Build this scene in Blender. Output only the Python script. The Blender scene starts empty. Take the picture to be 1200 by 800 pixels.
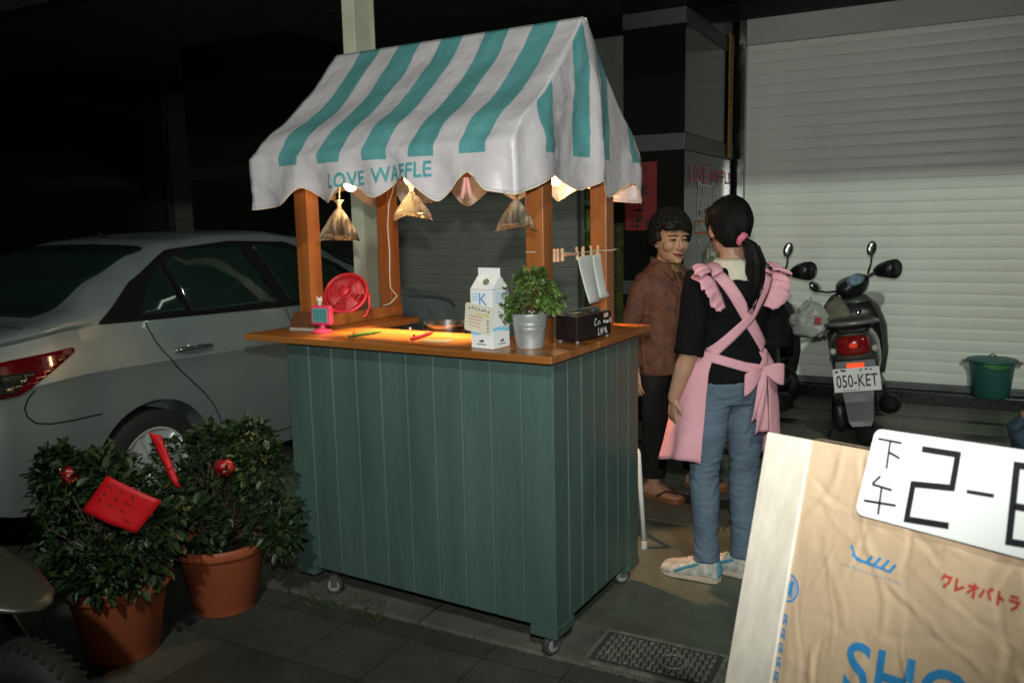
import bpy, bmesh, math, random
from mathutils import Vector, Matrix, noise
R = math.radians
random.seed(7)
SC = bpy.context.scene
COL = SC.collection

# ------------------------------------------------------------------ camera
cam_d = bpy.data.cameras.new('camera'); cam = bpy.data.objects.new('camera', cam_d); COL.objects.link(cam)
def look(yaw, pitch, roll):
    y, p, a = R(yaw), R(pitch), R(roll)
    f = Vector((-math.sin(y)*math.cos(p), math.cos(y)*math.cos(p), -math.sin(p)))
    r = Vector((math.cos(y), math.sin(y), 0)); u = r.cross(f)
    rr = r*math.cos(a) - u*math.sin(a); uu = r*math.sin(a) + u*math.cos(a)
    return Matrix(((rr.x, uu.x, -f.x), (rr.y, uu.y, -f.y), (rr.z, uu.z, -f.z))).to_4x4(), f, rr, uu
CM, CF, CR, CU = look(28, 8.4, 1.2)
cam.matrix_world = Matrix.Translation((0, 0, 1.5)) @ CM
cam_d.sensor_width = 36; cam_d.lens = 973/1200*36
cam_d.clip_start = 0.05; cam_d.clip_end = 500
cam_d.dof.use_dof = True; cam_d.dof.focus_distance = 3.0; cam_d.dof.aperture_fstop = 6.3
SC.camera = cam

# ------------------------------------------------------------------ night sky
W = bpy.data.worlds.new('World'); SC.world = W; W.use_nodes = True
nt = W.node_tree; bg = nt.nodes['Background']
sky = nt.nodes.new('ShaderNodeTexSky'); sky.sky_type = 'NISHITA'; sky.sun_disc = False
sky.sun_elevation = R(2); sky.sun_rotation = R(200)
nt.links.new(sky.outputs[0], bg.inputs[0]); bg.inputs[1].default_value = 0.0012

# ------------------------------------------------------------------ lights
def lamp(name, kind, loc, energy, color, size=0.05, target=None, angle=None, blend=1.0):
    d = bpy.data.lights.new(name, kind); d.energy = energy; d.color = color
    d.shadow_soft_size = size
    o = bpy.data.objects.new(name, d); COL.objects.link(o); o.location = loc
    if target is not None:
        o.rotation_euler = (Vector(target)-Vector(loc)).to_track_quat('-Z', 'Y').to_euler()
    if kind == 'SPOT': d.spot_size = R(angle); d.spot_blend = blend
    return o
# the photographer's flash, above the lens, tilted up to the right
fl = Vector((0, 0, 1.5)) + CU*0.17 + CR*0.0
lamp('flash', 'SPOT', fl, 275, (0.96, 1.0, 0.96), 0.018, fl + CF*1.0 + CR*0.09 + CU*0.20, 95, 1.0)
# the street lamp across the road, high behind the photographer
lamp('street_lamp_light', 'SPOT', (3.0, -5.2, 7.55), 1900, (0.90, 1.0, 0.88), 0.22, (-1.2, 6.0, 1.0), 74, 0.7)

vs = SC.view_settings
vs.view_transform = 'Standard'; vs.look = 'None'; vs.exposure = 0; vs.gamma = 1; vs.use_curve_mapping = False
SC.cycles.max_bounces = 8; SC.cycles.transmission_bounces = 8; SC.cycles.use_denoising = True
SC.cycles.sample_clamp_indirect = 6

# ------------------------------------------------------------------ materials
MATS = {}
def mat(name, col, rough=0.6, metal=0.0, var=0.12, vscale=8.0, bump=0.0, bscale=60.0, spec=0.5, emit=None, estr=0.0,
        trans=0.0, ior=1.45, coat=0.0, stretch=(1, 1, 1), rvar=0.12, col2=None, alpha=1.0):
    if name in MATS: return MATS[name]
    m = bpy.data.materials.new(name); m.use_nodes = True; MATS[name] = m
    t = m.node_tree; n = t.nodes; b = n['Principled BSDF']; L = t.links.new
    tc = n.new('ShaderNodeTexCoord'); mp = n.new('ShaderNodeMapping'); L(tc.outputs['Object'], mp.inputs[0])
    mp.inputs['Scale'].default_value = stretch
    nz = n.new('ShaderNodeTexNoise'); nz.inputs['Scale'].default_value = vscale; nz.inputs['Detail'].default_value = 6
    L(mp.outputs[0], nz.inputs[0])
    rp = n.new('ShaderNodeValToRGB'); L(nz.outputs[0], rp.inputs[0])
    c2 = col2 if col2 else tuple(min(1, c*(1+var)) for c in col)
    c1 = tuple(c*(1-var) for c in col)
    rp.color_ramp.elements[0].position = 0.3; rp.color_ramp.elements[1].position = 0.7
    rp.color_ramp.elements[0].color = (*c1, 1); rp.color_ramp.elements[1].color = (*c2, 1)
    L(rp.outputs[0], b.inputs['Base Color'])
    mr = n.new('ShaderNodeMapRange'); L(nz.outputs[0], mr.inputs[0])
    mr.inputs[3].default_value = max(0, rough-rvar); mr.inputs[4].default_value = min(1, rough+rvar)
    L(mr.outputs[0], b.inputs['Roughness'])
    b.inputs['Metallic'].default_value = metal
    b.inputs['Specular IOR Level'].default_value = spec
    b.inputs['IOR'].default_value = ior
    b.inputs['Transmission Weight'].default_value = trans
    b.inputs['Coat Weight'].default_value = coat
    b.inputs['Coat Roughness'].default_value = 0.05
    if emit: b.inputs['Emission Color'].default_value = (*emit, 1); b.inputs['Emission Strength'].default_value = estr
    if bump:
        nb = n.new('ShaderNodeTexNoise'); nb.inputs['Scale'].default_value = bscale; nb.inputs['Detail'].default_value = 8
        L(mp.outputs[0], nb.inputs[0])
        bp = n.new('ShaderNodeBump'); bp.inputs['Strength'].default_value = bump; bp.inputs['Distance'].default_value = 0.01
        L(nb.outputs[0], bp.inputs['Height']); L(bp.outputs[0], b.inputs['Normal'])
    return m
def wood(name, c1, c2, rough=0.45, stretch=(3, 3, 40)):
    if name in MATS: return MATS[name]
    m = mat(name, c1, rough, 0, 0.1, 1.0, 0.25, 3.0, stretch=stretch, col2=c2)
    return m
def tiles(name, c1, c2, cg, sx, sy, gap, ox=0, oy=0, rough=0.7, check=0.5, speck=200, bump=0.4, coat=0.0):
    """square paving laid on object x,y"""
    m = bpy.data.materials.new(name); m.use_nodes = True; MATS[name] = m
    t = m.node_tree; n = t.nodes; b = n['Principled BSDF']; L = t.links.new
    tc = n.new('ShaderNodeTexCoord'); mp = n.new('ShaderNodeMapping'); L(tc.outputs['Object'], mp.inputs[0])
    mp.inputs['Location'].default_value = (ox, oy, 0)
    br = n.new('ShaderNodeTexBrick'); br.offset = 0; br.squash = 1
    br.inputs['Scale'].default_value = 1; br.inputs['Brick Width'].default_value = sx; br.inputs['Row Height'].default_value = sy
    br.inputs['Mortar Size'].default_value = gap; br.inputs['Mortar Smooth'].default_value = 0.2; br.inputs['Bias'].default_value = 0
    br.inputs['Color1'].default_value = (*c1, 1); br.inputs['Color2'].default_value = (*c2, 1); br.inputs['Mortar'].default_value = (*cg, 1)
    L(mp.outputs[0], br.inputs[0])
    sp = n.new('ShaderNodeTexNoise'); sp.inputs['Scale'].default_value = speck; sp.inputs['Detail'].default_value = 4; L(tc.outputs['Object'], sp.inputs[0])
    bl = n.new('ShaderNodeTexNoise'); bl.inputs['Scale'].default_value = 3.5; bl.inputs['Detail'].default_value = 8; bl.inputs['Roughness'].default_value = 0.7; L(tc.outputs['Object'], bl.inputs[0])
    r1 = n.new('ShaderNodeMapRange'); L(sp.outputs[0], r1.inputs[0]); r1.inputs[1].default_value = 0.35; r1.inputs[2].default_value = 0.65; r1.inputs[3].default_value = 1-check; r1.inputs[4].default_value = 1+check
    r2 = n.new('ShaderNodeMapRange'); L(bl.outputs[0], r2.inputs[0]); r2.inputs[1].default_value = 0.3; r2.inputs[2].default_value = 0.7; r2.inputs[3].default_value = 0.6; r2.inputs[4].default_value = 1.3
    mu = n.new('ShaderNodeMath'); mu.operation = 'MULTIPLY'; L(r1.outputs[0], mu.inputs[0]); L(r2.outputs[0], mu.inputs[1])
    mx = n.new('ShaderNodeVectorMath'); mx.operation = 'SCALE'; L(br.outputs['Color'], mx.inputs[0]); L(mu.outputs[0], mx.inputs['Scale'])
    L(mx.outputs[0], b.inputs['Base Color'])
    r3 = n.new('ShaderNodeMapRange'); L(bl.outputs[0], r3.inputs[0]); r3.inputs[3].default_value = rough-0.15; r3.inputs[4].default_value = rough+0.15
    L(r3.outputs[0], b.inputs['Roughness']); b.inputs['Specular IOR Level'].default_value = 0.35
    ad = n.new('ShaderNodeMath'); ad.operation = 'MULTIPLY_ADD'; L(sp.outputs[0], ad.inputs[0]); ad.inputs[1].default_value = 0.15
    iv = n.new('ShaderNodeMath'); iv.operation = 'SUBTRACT'; iv.inputs[0].default_value = 1; L(br.outputs['Fac'], iv.inputs[1]); L(iv.outputs[0], ad.inputs[2])
    bp = n.new('ShaderNodeBump'); bp.inputs['Strength'].default_value = bump; bp.inputs['Distance'].default_value = 0.006
    L(ad.outputs[0], bp.inputs['Height']); L(bp.outputs[0], b.inputs['Normal'])
    return m

# ------------------------------------------------------------------ mesh helpers
class MB:
    def __init__(s): s.v = []; s.f = []; s.m = []; s.mi = 0
    def face(s, idx): s.f.append(tuple(idx)); s.m.append(s.mi)
    def quad(s, a, b, c, d):
        k = len(s.v); s.v += [Vector(a), Vector(b), Vector(c), Vector(d)]; s.face((k, k+1, k+2, k+3)); return s
    def box(s, c, d, M=None):
        k = len(s.v); c = Vector(c); h = Vector(d)/2
        for x in (-1, 1):
            for y in (-1, 1):
                for z in (-1, 1):
                    p = Vector((x*h.x, y*h.y, z*h.z))
                    s.v.append(c + ((M @ p) if M else p))
        for f in ((0,1,3,2), (4,6,7,5), (0,4,5,1), (2,3,7,6), (0,2,6,4), (1,5,7,3)): s.face([k+i for i in f])
        return s
    def box2(s, lo, hi): 
        lo = Vector(lo); hi = Vector(hi); return s.box((lo+hi)/2, hi-lo)
    def rings(s, rings, cap=True, close=True):
        k = len(s.v); n = len(rings[0])
        for r in rings: s.v += [Vector(p) for p in r]
        for i in range(len(rings)-1):
            for j in range(n if close else n-1):
                a = k+i*n+j; b = k+i*n+(j+1) % n
                s.face((a, b, b+n, a+n))
        if cap:
            s.face([k+j for j in reversed(range(n))]); s.face([k+(len(rings)-1)*n+j for j in range(n)])
        return s
    def tube(s, pts, rad, n=10, cap=True, up=None, round_=False):
        pts = [Vector(p) for p in pts]
        if not isinstance(rad, (list, tuple)) : rad = [rad]*len(pts)
        if round_:
            d0 = (pts[0]-pts[1]).normalized(); d1 = (pts[-1]-pts[-2]).normalized()
            r0 = rad[0] if not isinstance(rad[0], tuple) else min(rad[0]); r1 = rad[-1] if not isinstance(rad[-1], tuple) else min(rad[-1])
            def sc(r, k): return tuple(x*k for x in r) if isinstance(r, tuple) else r*k
            pts = [pts[0]+d0*r0*0.95, pts[0]+d0*r0*0.7] + pts + [pts[-1]+d1*r1*0.7, pts[-1]+d1*r1*0.95]
            rad = [sc(rad[0], .25), sc(rad[0], .72)] + list(rad) + [sc(rad[-1], .72), sc(rad[-1], .25)]
        rs = []; prev = None
        for i, p in enumerate(pts):
            t = (pts[min(i+1, len(pts)-1)] - pts[max(i-1, 0)])
            if t.length < 1e-9: t = Vector((0, 0, 1))
            t.normalize()
            if prev is None:
                u = Vector(up) if up else (Vector((0, 0, 1)) if abs(t.z) < 0.9 else Vector((0, 1, 0)))
            else: u = prev
            u = u - t*u.dot(t)
            if u.length < 1e-6: u = t.orthogonal()
            u.normalize(); prev = u; w = t.cross(u)
            r = rad[i]; ru, rw = r if isinstance(r, tuple) else (r, r)
            rs.append([p + u*ru*math.cos(a) + w*rw*math.sin(a) for a in [2*math.pi*j/n for j in range(n)]])
        return s.rings(rs, cap)
    def lathe(s, prof, c=(0,0,0), n=28, M=None, cap=True):
        c = Vector(c); rs = []
        for r, z in prof:
            rr = []
            for j in range(n):
                p = Vector((r*math.cos(2*math.pi*j/n), r*math.sin(2*math.pi*j/n), z)); rr.append(c + (M @ p if M else p))
            rs.append(rr)
        return s.rings(rs, cap)
    def ell(s, c, r, n=12, M=None):
        prof = []
        c = Vector(c); rs = []
        for i in range(1, n):
            a = -math.pi/2 + math.pi*i/n
            rr = []
            for j in range(n+4):
                b = 2*math.pi*j/(n+4)
                p = Vector((r[0]*math.cos(a)*math.cos(b), r[1]*math.cos(a)*math.sin(b), r[2]*math.sin(a))); rr.append(c + (M @ p if M else p))
            rs.append(rr)
        return s.rings(rs, True)
    def torus(s, c, Rr, r, M=None, n=32, k=8, a0=0, a1=2*math.pi, flat=1.0):
        c = Vector(c); full = abs(a1-a0-2*math.pi) < 1e-6; rs = []
        for i in range(n if full else n+1):
            a = a0+(a1-a0)*i/n; rr = []
            for j in range(k):
                b = 2*math.pi*j/k
                p = Vector(((Rr+r*math.cos(b))*math.cos(a), (Rr+r*math.cos(b))*math.sin(a), r*flat*math.sin(b))); rr.append(c + (M @ p if M else p))
            rs.append(rr)
        if full: rs.append(rs[0])
        return s.rings(rs, not full)
    def grid(s, fn, us, vs):
        k = len(s.v); nv = len(vs)
        for u in us:
            for v in vs: s.v.append(Vector(fn(u, v)))
        for i in range(len(us)-1):
            for j in range(nv-1):
                a = k+i*nv+j; s.face((a, a+nv, a+nv+1, a+1))
        return s
    def strokes(s, pls, w, fn, step=0.01, taper=0.0):
        """flat brush lines on a surface; fn(u,v) gives the point"""
        for pl in pls:
            q = [Vector((p[0], p[1])) for p in pl]; d = []
            for i in range(len(q)-1):
                m = max(1, int((q[i+1]-q[i]).length/step))
                for k in range(m): d.append(q[i].lerp(q[i+1], k/m))
            d.append(q[-1])
            L = []; N = len(d)
            for i in range(N):
                t0 = (d[i]-d[i-1]) if i > 0 else (d[1]-d[0]); t1 = (d[i+1]-d[i]) if i < N-1 else t0
                t0 = t0.normalized(); t1 = t1.normalized(); n0 = Vector((-t0.y, t0.x)); n1 = Vector((-t1.y, t1.x))
                m = n0+n1
                if m.length < 1e-4: m = n0
                m.normalize(); k = 1/max(0.5, m.dot(n0)); ww = w/2*(1-taper*i/max(1, N-1))
                L.append((d[i]+m*ww*k, d[i]-m*ww*k))
            b = len(s.v)
            for p, r in L: s.v += [Vector(fn(p.x, p.y)), Vector(fn(r.x, r.y))]
            for i in range(N-1): s.face((b+2*i, b+2*i+1, b+2*i+3, b+2*i+2))
        return s
    def poly(s, pts):
        k = len(s.v); s.v += [Vector(p) for p in pts]; s.face(range(k, k+len(pts))); return s
    def prism(s, pts, ext):
        """closed outline pts extruded by the vector ext"""
        k = len(s.v); n = len(pts); e = Vector(ext); s.v += [Vector(p) for p in pts] + [Vector(p)+e for p in pts]
        s.face(list(range(k, k+n))[::-1]); s.face(range(k+n, k+2*n))
        for j in range(n): s.face((k+j, k+(j+1) % n, k+n+(j+1) % n, k+n+j))
        return s
    def mesh(s, name='m', fix=True):
        me = bpy.data.meshes.new(name); me.from_pydata([tuple(v) for v in s.v], [], s.f); me.update()
        me.polygons.foreach_set('material_index', s.m)
        if fix:
            bm = bmesh.new(); bm.from_mesh(me); bmesh.ops.recalc_face_normals(bm, faces=bm.faces); bm.to_mesh(me); bm.free()
        return me
    def build(s, name, mats, parent=None, smooth=False, bevel=0.0, auto=None, fix=True, subd=0, seg=2):
        me = s.mesh(name, fix)
        return link(name, me, mats, parent, smooth, bevel, auto, subd, seg)
def link(name, me, mats, parent=None, smooth=False, bevel=0.0, auto=None, subd=0, seg=2):
    for m in (mats if isinstance(mats, (list, tuple)) else [mats]): me.materials.append(m)
    o = bpy.data.objects.new(name, me); COL.objects.link(o)
    if parent is not None: o.parent = parent
    if smooth or auto is not None:
        me.polygons.foreach_set('use_smooth', [True]*len(me.polygons))
    if auto is not None: me.set_sharp_from_angle(angle=R(auto))
    if bevel:
        b = o.modifiers.new('bevel', 'BEVEL'); b.width = bevel; b.segments = seg; b.limit_method = 'ANGLE'; b.angle_limit = R(35)
    if subd:
        b = o.modifiers.new('subd', 'SUBSURF'); b.levels = subd; b.render_levels = subd
    return o
def fuse(mb, voxel, smooth=4, fac=0.5):
    """one continuous skin over everything in mb"""
    me = mb.mesh('tmp'); o = bpy.data.objects.new('tmp', me); COL.objects.link(o)
    r = o.modifiers.new('r', 'REMESH'); r.mode = 'VOXEL'; r.voxel_size = voxel
    if smooth:
        k = o.modifiers.new('s', 'SMOOTH'); k.iterations = smooth; k.factor = fac
    dg = bpy.context.evaluated_depsgraph_get(); dg.update()
    out = bpy.data.meshes.new_from_object(o.evaluated_get(dg))
    bpy.data.objects.remove(o); bpy.data.meshes.remove(me)
    return out
def applied(o):
    dg = bpy.context.evaluated_depsgraph_get(); dg.update()
    me = bpy.data.meshes.new_from_object(o.evaluated_get(dg)); o.modifiers.clear(); o.data = me; return o
def joinmb(me, mb):
    bm = bmesh.new(); bm.from_mesh(me); t = mb.mesh('tmp'); bm.from_mesh(t); bm.to_mesh(me); bm.free(); bpy.data.meshes.remove(t); return me
def wrinkle(me, amp, sx, sz, fn=None, seed=0.0):
    me.update(); nv = [v.normal.copy() for v in me.vertices]
    for v, n in zip(me.vertices, nv):
        p = v.co; k = fn(p) if fn else 1.0
        q = noise.noise(Vector((p.x*sx+seed, p.y*sx, p.z*sz+3*noise.noise(p*7))))
        q2 = noise.noise(Vector((p.x*sx*2.2+seed+5, p.y*sx*2.2, p.z*sz*2.1)))
        v.co = p+n*amp*k*((1-abs(q)*2.4)*.8+q2*.5)
    me.update(); return me
def thing(name, label, cat, loc=(0,0,0), rz=0.0, group=None, rot=None):
    o = bpy.data.objects.new(name, None); COL.objects.link(o); o.location = loc
    o.rotation_euler = rot if rot else (0, 0, rz); o.empty_display_size = 0.1
    return tag(o, label, cat, group)
def tag(o, label, cat, group=None):
    o['label'] = label; o['category'] = cat
    if group: o['group'] = group
    return o
def struct(o, kind='structure'): o['kind'] = kind; return o
def textmesh(body, size=1.0, space=1.0, bold=0.0, wid=1.0):
    c = bpy.data.curves.new('t', 'FONT'); c.body = body; c.size = size; c.space_character = space; c.offset = bold; c.resolution_u = 4
    o = bpy.data.objects.new('t', c); COL.objects.link(o)
    dg = bpy.context.evaluated_depsgraph_get(); dg.update()
    me = bpy.data.meshes.new_from_object(o.evaluated_get(dg))
    bpy.data.objects.remove(o); bpy.data.curves.remove(c)
    return me
def textfit(body, fn, u0, u1, v0, v1, step=0.02, space=1.0, bold=0.0):
    """text stretched to the box u0..u1, v0..v1 of a surface fn(u,v)"""
    me = textmesh(body, 1.0, space, bold)
    bm = bmesh.new(); bm.from_mesh(me)
    xs = [v.co.x for v in bm.verts]; ys = [v.co.y for v in bm.verts]
    x0, x1, y0, y1 = min(xs), max(xs), min(ys), max(ys)
    for v in bm.verts:
        v.co.x = u0+(v.co.x-x0)/(x1-x0)*(u1-u0); v.co.y = v0+(v.co.y-y0)/(y1-y0)*(v1-v0); v.co.z = 0
    if step:
        for ax, lo, hi in ((Vector((1,0,0)), u0, u1), (Vector((0,1,0)), v0, v1)):
            s, e = min(lo, hi), max(lo, hi); k = int((e-s)/step)
            for i in range(1, k+1):
                bmesh.ops.bisect_plane(bm, geom=bm.verts[:]+bm.edges[:]+bm.faces[:], plane_co=ax*(s+i*step), plane_no=ax)
    for v in bm.verts: v.co = Vector(fn(v.co.x, v.co.y))
    bm.to_mesh(me); bm.free(); return me
def fr(a, b, n): return [a+(b-a)*i/n for i in range(n+1)]
def lerp_tab(tab, x, k=1):
    if x <= tab[0][0]: return tab[0][k]
    for i in range(len(tab)-1):
        if x <= tab[i+1][0]:
            t = (x-tab[i][0])/(tab[i+1][0]-tab[i][0]); t = t*t*(3-2*t)*0.5+t*0.5
            return tab[i][k]+(tab[i+1][k]-tab[i][k])*t
    return tab[-1][k]
def copy_tree(o, parent=None):
    c = o.copy(); COL.objects.link(c)
    if parent is not None: c.parent = parent
    for ch in [x for x in bpy.data.objects if x.parent == o]: copy_tree(ch, c)
    return c
GLYPH = {  # single-line capitals on a 1 x 1 box
 'L': [[(0,1),(0,0),(.8,.02)]], 'O': [[(.5,1),(.1,.8),(0,.45),(.2,.08),(.55,0),(.9,.25),(.95,.65),(.75,.95),(.45,1)]],
 'V': [[(0,1),(.45,0),(.95,1)]], 'E': [[(.9,1),(0,1),(0,0),(.9,0)],[(0,.52),(.75,.52)]],
 'W': [[(0,1),(.25,0),(.5,.75),(.75,0),(1,1)]], 'A': [[(0,0),(.45,1),(.9,0)],[(.2,.4),(.72,.4)]],
 'F': [[(.9,1),(0,1),(0,0)],[(0,.52),(.7,.52)]], 'K': [[(0,1),(0,0)],[(.8,1),(.05,.45),(.85,0)]],
 'T': [[(0,1),(1,1)],[(.5,1),(.5,0)]]}
def write(mb, text, u0, v0, w, h, gap, lw, fn, jit=0.06, flip=1):
    rnd = random.Random(len(text)*7+int(h*1000)); x = u0
    for ch in text:
        if ch != ' ':
            pls = [[(x+flip*(p[0]+rnd.uniform(-jit, jit))*w, v0+(p[1]+rnd.uniform(-jit, jit))*h) for p in pl] for pl in GLYPH[ch]]
            mb.strokes(pls, lw, fn, step=max(lw, 0.004))
        x += flip*(w+gap)
# ================================================================== SETTING
m_tile = tiles('street paving', (0.026,0.026,0.023), (0.060,0.058,0.051), (0.030,0.030,0.025), 0.30, 0.30, 0.004, 0.17, -0.21, 0.75, 0.25, 160, 0.5)
g = MB().quad((-60,-60,0), (60,-60,0), (60,60,0), (-60,60,0)).build('ground', m_tile); struct(g)
m_gran = tiles('speckled kerb granite', (0.105,0.10,0.085), (0.128,0.122,0.102), (0.03,0.03,0.025), 1.2, 4.0, 0.004, 0.5, 0, 0.6, 0.75, 260, 0.35)
m_slab = tiles('dark granite slabs', (0.088,0.097,0.075), (0.104,0.112,0.086), (0.035,0.04,0.03), 1.6, 9.0, 0.005, 0.0, 0, 0.5, 0.45, 230, 0.25)
m_speck = tiles('speckled granite border', (0.140,0.140,0.113), (0.165,0.16,0.132), (0.03,0.03,0.025), 2.2, 9, 0.004, 0.9, 0, 0.55, 0.8, 240, 0.3)
m_dark = mat('black granite band', (0.018,0.019,0.017), 0.35, 0, 0.3, 200, 0.05, 300)
m_floor = tiles('arcade floor tiles', (0.122,0.132,0.100), (0.150,0.156,0.123), (0.05,0.055,0.045), 0.60, 0.45, 0.004, 0.25, 0.05, 0.45, 0.25, 180, 0.2)
def strip(name, y0, y1, z, m):
    return struct(MB().box2((-30, y0, z-0.03), (14, y1, z)).build(name, m))
strip('kerb', 2.412, 2.660, 0.016, m_gran)
strip('pavement', 2.668, 3.785, 0.014, m_slab)
strip('paved_path', 3.795, 4.08, 0.016, m_speck)
strip('dark_path', 4.083, 4.235, 0.014, m_dark)
strip('arcade_floor', 4.238, 5.05, 0.016, m_floor)
strip('dark_path', 5.053, 5.20, 0.014, m_dark)
strip('arcade_floor', 5.203, 6.02, 0.016, m_floor)
strip('dark_path', 6.023, 6.20, 0.014, m_dark)
strip('arcade_floor', 6.203, 6.50, 0.016, m_floor)
strip('dark_path', 6.503, 6.60, 0.014, m_dark)
strip('arcade_floor', 6.603, 7.02, 0.016, m_floor)

# moss and weed tufts in the kerb joint
m_moss = mat('moss', (0.035,0.05,0.015), 0.9, 0, 0.5, 40)
b = MB()
for i in range(650):
    x = random.uniform(-3.2, -0.4); y = 2.404+random.gauss(0, 0.008); h = random.uniform(0.003, 0.014)
    if random.random() < 0.18: x = -2.02+random.gauss(0, 0.13); y = 2.41+random.gauss(0, 0.035); h *= 2.6
    a = random.uniform(0, 6.28); d = Vector((math.cos(a), math.sin(a), 0))*h*0.8
    b.v += [Vector((x, y, 0))-d*0.4, Vector((x, y, 0))+d*0.4, Vector((x, y, h))+d*1.2]; k = len(b.v); b.face((k-3, k-2, k-1))
moss = b.build('moss', m_moss); moss['kind'] = 'stuff'; 

# drain cover
t = thing('drain_cover', 'rectangular cast iron drain cover set in the speckled granite kerb', 'drain cover', (-0.82, 2.535, 0.017))
m_iron = mat('cast iron', (0.20,0.205,0.17), 0.55, 0.4, 0.3, 30, 0.3, 120)
MB().box2((-0.205,-0.105,0), (0.205,0.105,0.004)).build('cover_plate', mat('dark iron plate', (0.05,0.05,0.042), 0.7, 0.2, 0.3, 30), t)  # plate coloured darker than its raised pattern
b = MB()
for i in range(19):
    for j in range(9):
        x = -0.18+0.02*i; y = -0.08+0.02*j
        b.box((x, y, 0.0070), (0.015 if (i+j) % 2 else 0.006, 0.006 if (i+j) % 2 else 0.015, 0.008))
b.torus((0.06, 0, 0.005), 0.045, 0.004, n=24, k=6)
b.build('raised_pattern', m_iron, t)
b = MB()
for lo, hi in (((-0.22,-0.12,-0.001), (0.22,-0.107,0.007)), ((-0.22,0.107,-0.001), (0.22,0.12,0.007)), ((-0.22,-0.1065,-0.001), (-0.207,0.1065,0.007)), ((0.207,-0.1065,-0.001), (0.22,0.1065,0.007))): b.box2(lo, hi)
b.build('cover_frame', m_iron, t)

# step below the shop fronts
m_black = mat('black polished stone', (0.012,0.013,0.012), 0.25, 0, 0.4, 40, 0.0, spec=0.5)
struct(MB().box2((-16, 7.03, 0.0), (6, 7.45, 0.105)).build('step', m_black, bevel=0.006))

# ceiling of the arcade (ribbed soffit on a slab)
m_soff = mat('soffit panels', (0.045,0.05,0.04), 0.7, 0, 0.2, 3)
b = MB()
for i in range(210): b.box2((-16+0.1*i+0.006, 4.26, 3.215), (-16+0.1*i+0.094, 7.2, 3.24))
b.box2((-16, 4.26, 3.2405), (5.2, 7.6, 3.36))
struct(b.build('ceiling', m_soff))
m_dk = mat('dark painted metal', (0.02,0.021,0.02), 0.5, 0, 0.3, 6)
struct(MB().box2((-16, 4.12, 3.16), (5.2, 4.255, 3.95)).build('ceiling_fascia_beam', m_dk, bevel=0.008))

# upper wall over the fronts
m_wall = mat('dark stone cladding', (0.006,0.0065,0.006), 0.3, 0, 0.4, 60, 0.02, 80)
t = thing('building_wall', 'black stone clad front wall above the roller shutters under the arcade ceiling', 'wall', (0, 7.3, 3.05))
MB().box2((-16, -0.1, 0.012), (6, 0.2, 0.16)).build('header', m_wall, t)
MB().box2((-16, 0.32, -3.05), (6, 0.5, 5.0)).build('wall_body', m_wall, t)

# ------------------------------------------------------------------ shutters
def shutter_mat(name, c):
    m = mat(name, c, 0.42, 0.0, 0.07, 1.7, 0.05, 160, spec=0.5, stretch=(1.5, 1, 0.5))
    return m
def shutter(x0, x1, z0, z1, ztop, pitch, label, c, phase=0.0):
    t = thing('roller_shutter', label, 'roller shutter', ((x0+x1)/2, 7.15, z0), group='roller shutters along the arcade')
    w = (x1-x0)/2; m = shutter_mat(label[:18]+' paint', c)
    b = MB(); z = 0.05; prof = []
    while z < z1-z0:
        prof += [(z, 0.0015), (z+0.0018, -0.0020), (z+0.006, -0.0034), (z+pitch*0.35, -0.0040), (z+pitch*0.65, -0.0042), (z+pitch-0.007, -0.0040), (z+pitch-0.0018, -0.0022)]
        z += pitch
    prof.append((z, 0.004))
    nx = 14
    rnd = random.Random(int(x0*100))
    rows = {}
    def fn(u, k):
        zz, yy = prof[k]
        return (-w+2*w*u, yy + 0.0022*noise.noise(Vector((u*9, zz*2.3, x0)))+0.0012*noise.noise(Vector((u*2, int(zz/pitch)*3.7, x0))), zz)
    b.grid(fn, fr(0, 1, nx), range(len(prof)))
    o = b.build('slat_curtain', m, t, auto=28, fix=False)
    o.data.flip_normals()
    mb_ = mat('shutter bottom rail', (0.10,0.105,0.10), 0.4, 0.3, 0.2, 10)
    MB().box2((-w, -0.03, 0.0), (w, 0.01, 0.048)).build('bottom_rail', mb_, t, bevel=0.004)
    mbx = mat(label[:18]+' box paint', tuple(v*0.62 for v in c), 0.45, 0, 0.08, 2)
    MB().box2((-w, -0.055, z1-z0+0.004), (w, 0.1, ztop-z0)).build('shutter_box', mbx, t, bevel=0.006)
    return t
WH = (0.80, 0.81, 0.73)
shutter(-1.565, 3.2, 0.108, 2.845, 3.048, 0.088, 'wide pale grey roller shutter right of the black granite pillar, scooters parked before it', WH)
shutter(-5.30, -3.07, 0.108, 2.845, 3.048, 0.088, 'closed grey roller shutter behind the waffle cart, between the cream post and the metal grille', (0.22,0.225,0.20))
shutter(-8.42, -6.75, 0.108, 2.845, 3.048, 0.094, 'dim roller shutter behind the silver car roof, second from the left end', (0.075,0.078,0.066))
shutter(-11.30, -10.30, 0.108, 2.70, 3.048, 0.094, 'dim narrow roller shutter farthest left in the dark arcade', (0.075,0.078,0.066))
m_steel = mat('polished steel rail', (0.35,0.36,0.34), 0.16, 1.0, 0.1, 6)
m_grey = mat('grey metal rail', (0.10,0.105,0.095), 0.4, 0.5, 0.1, 6)
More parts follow.
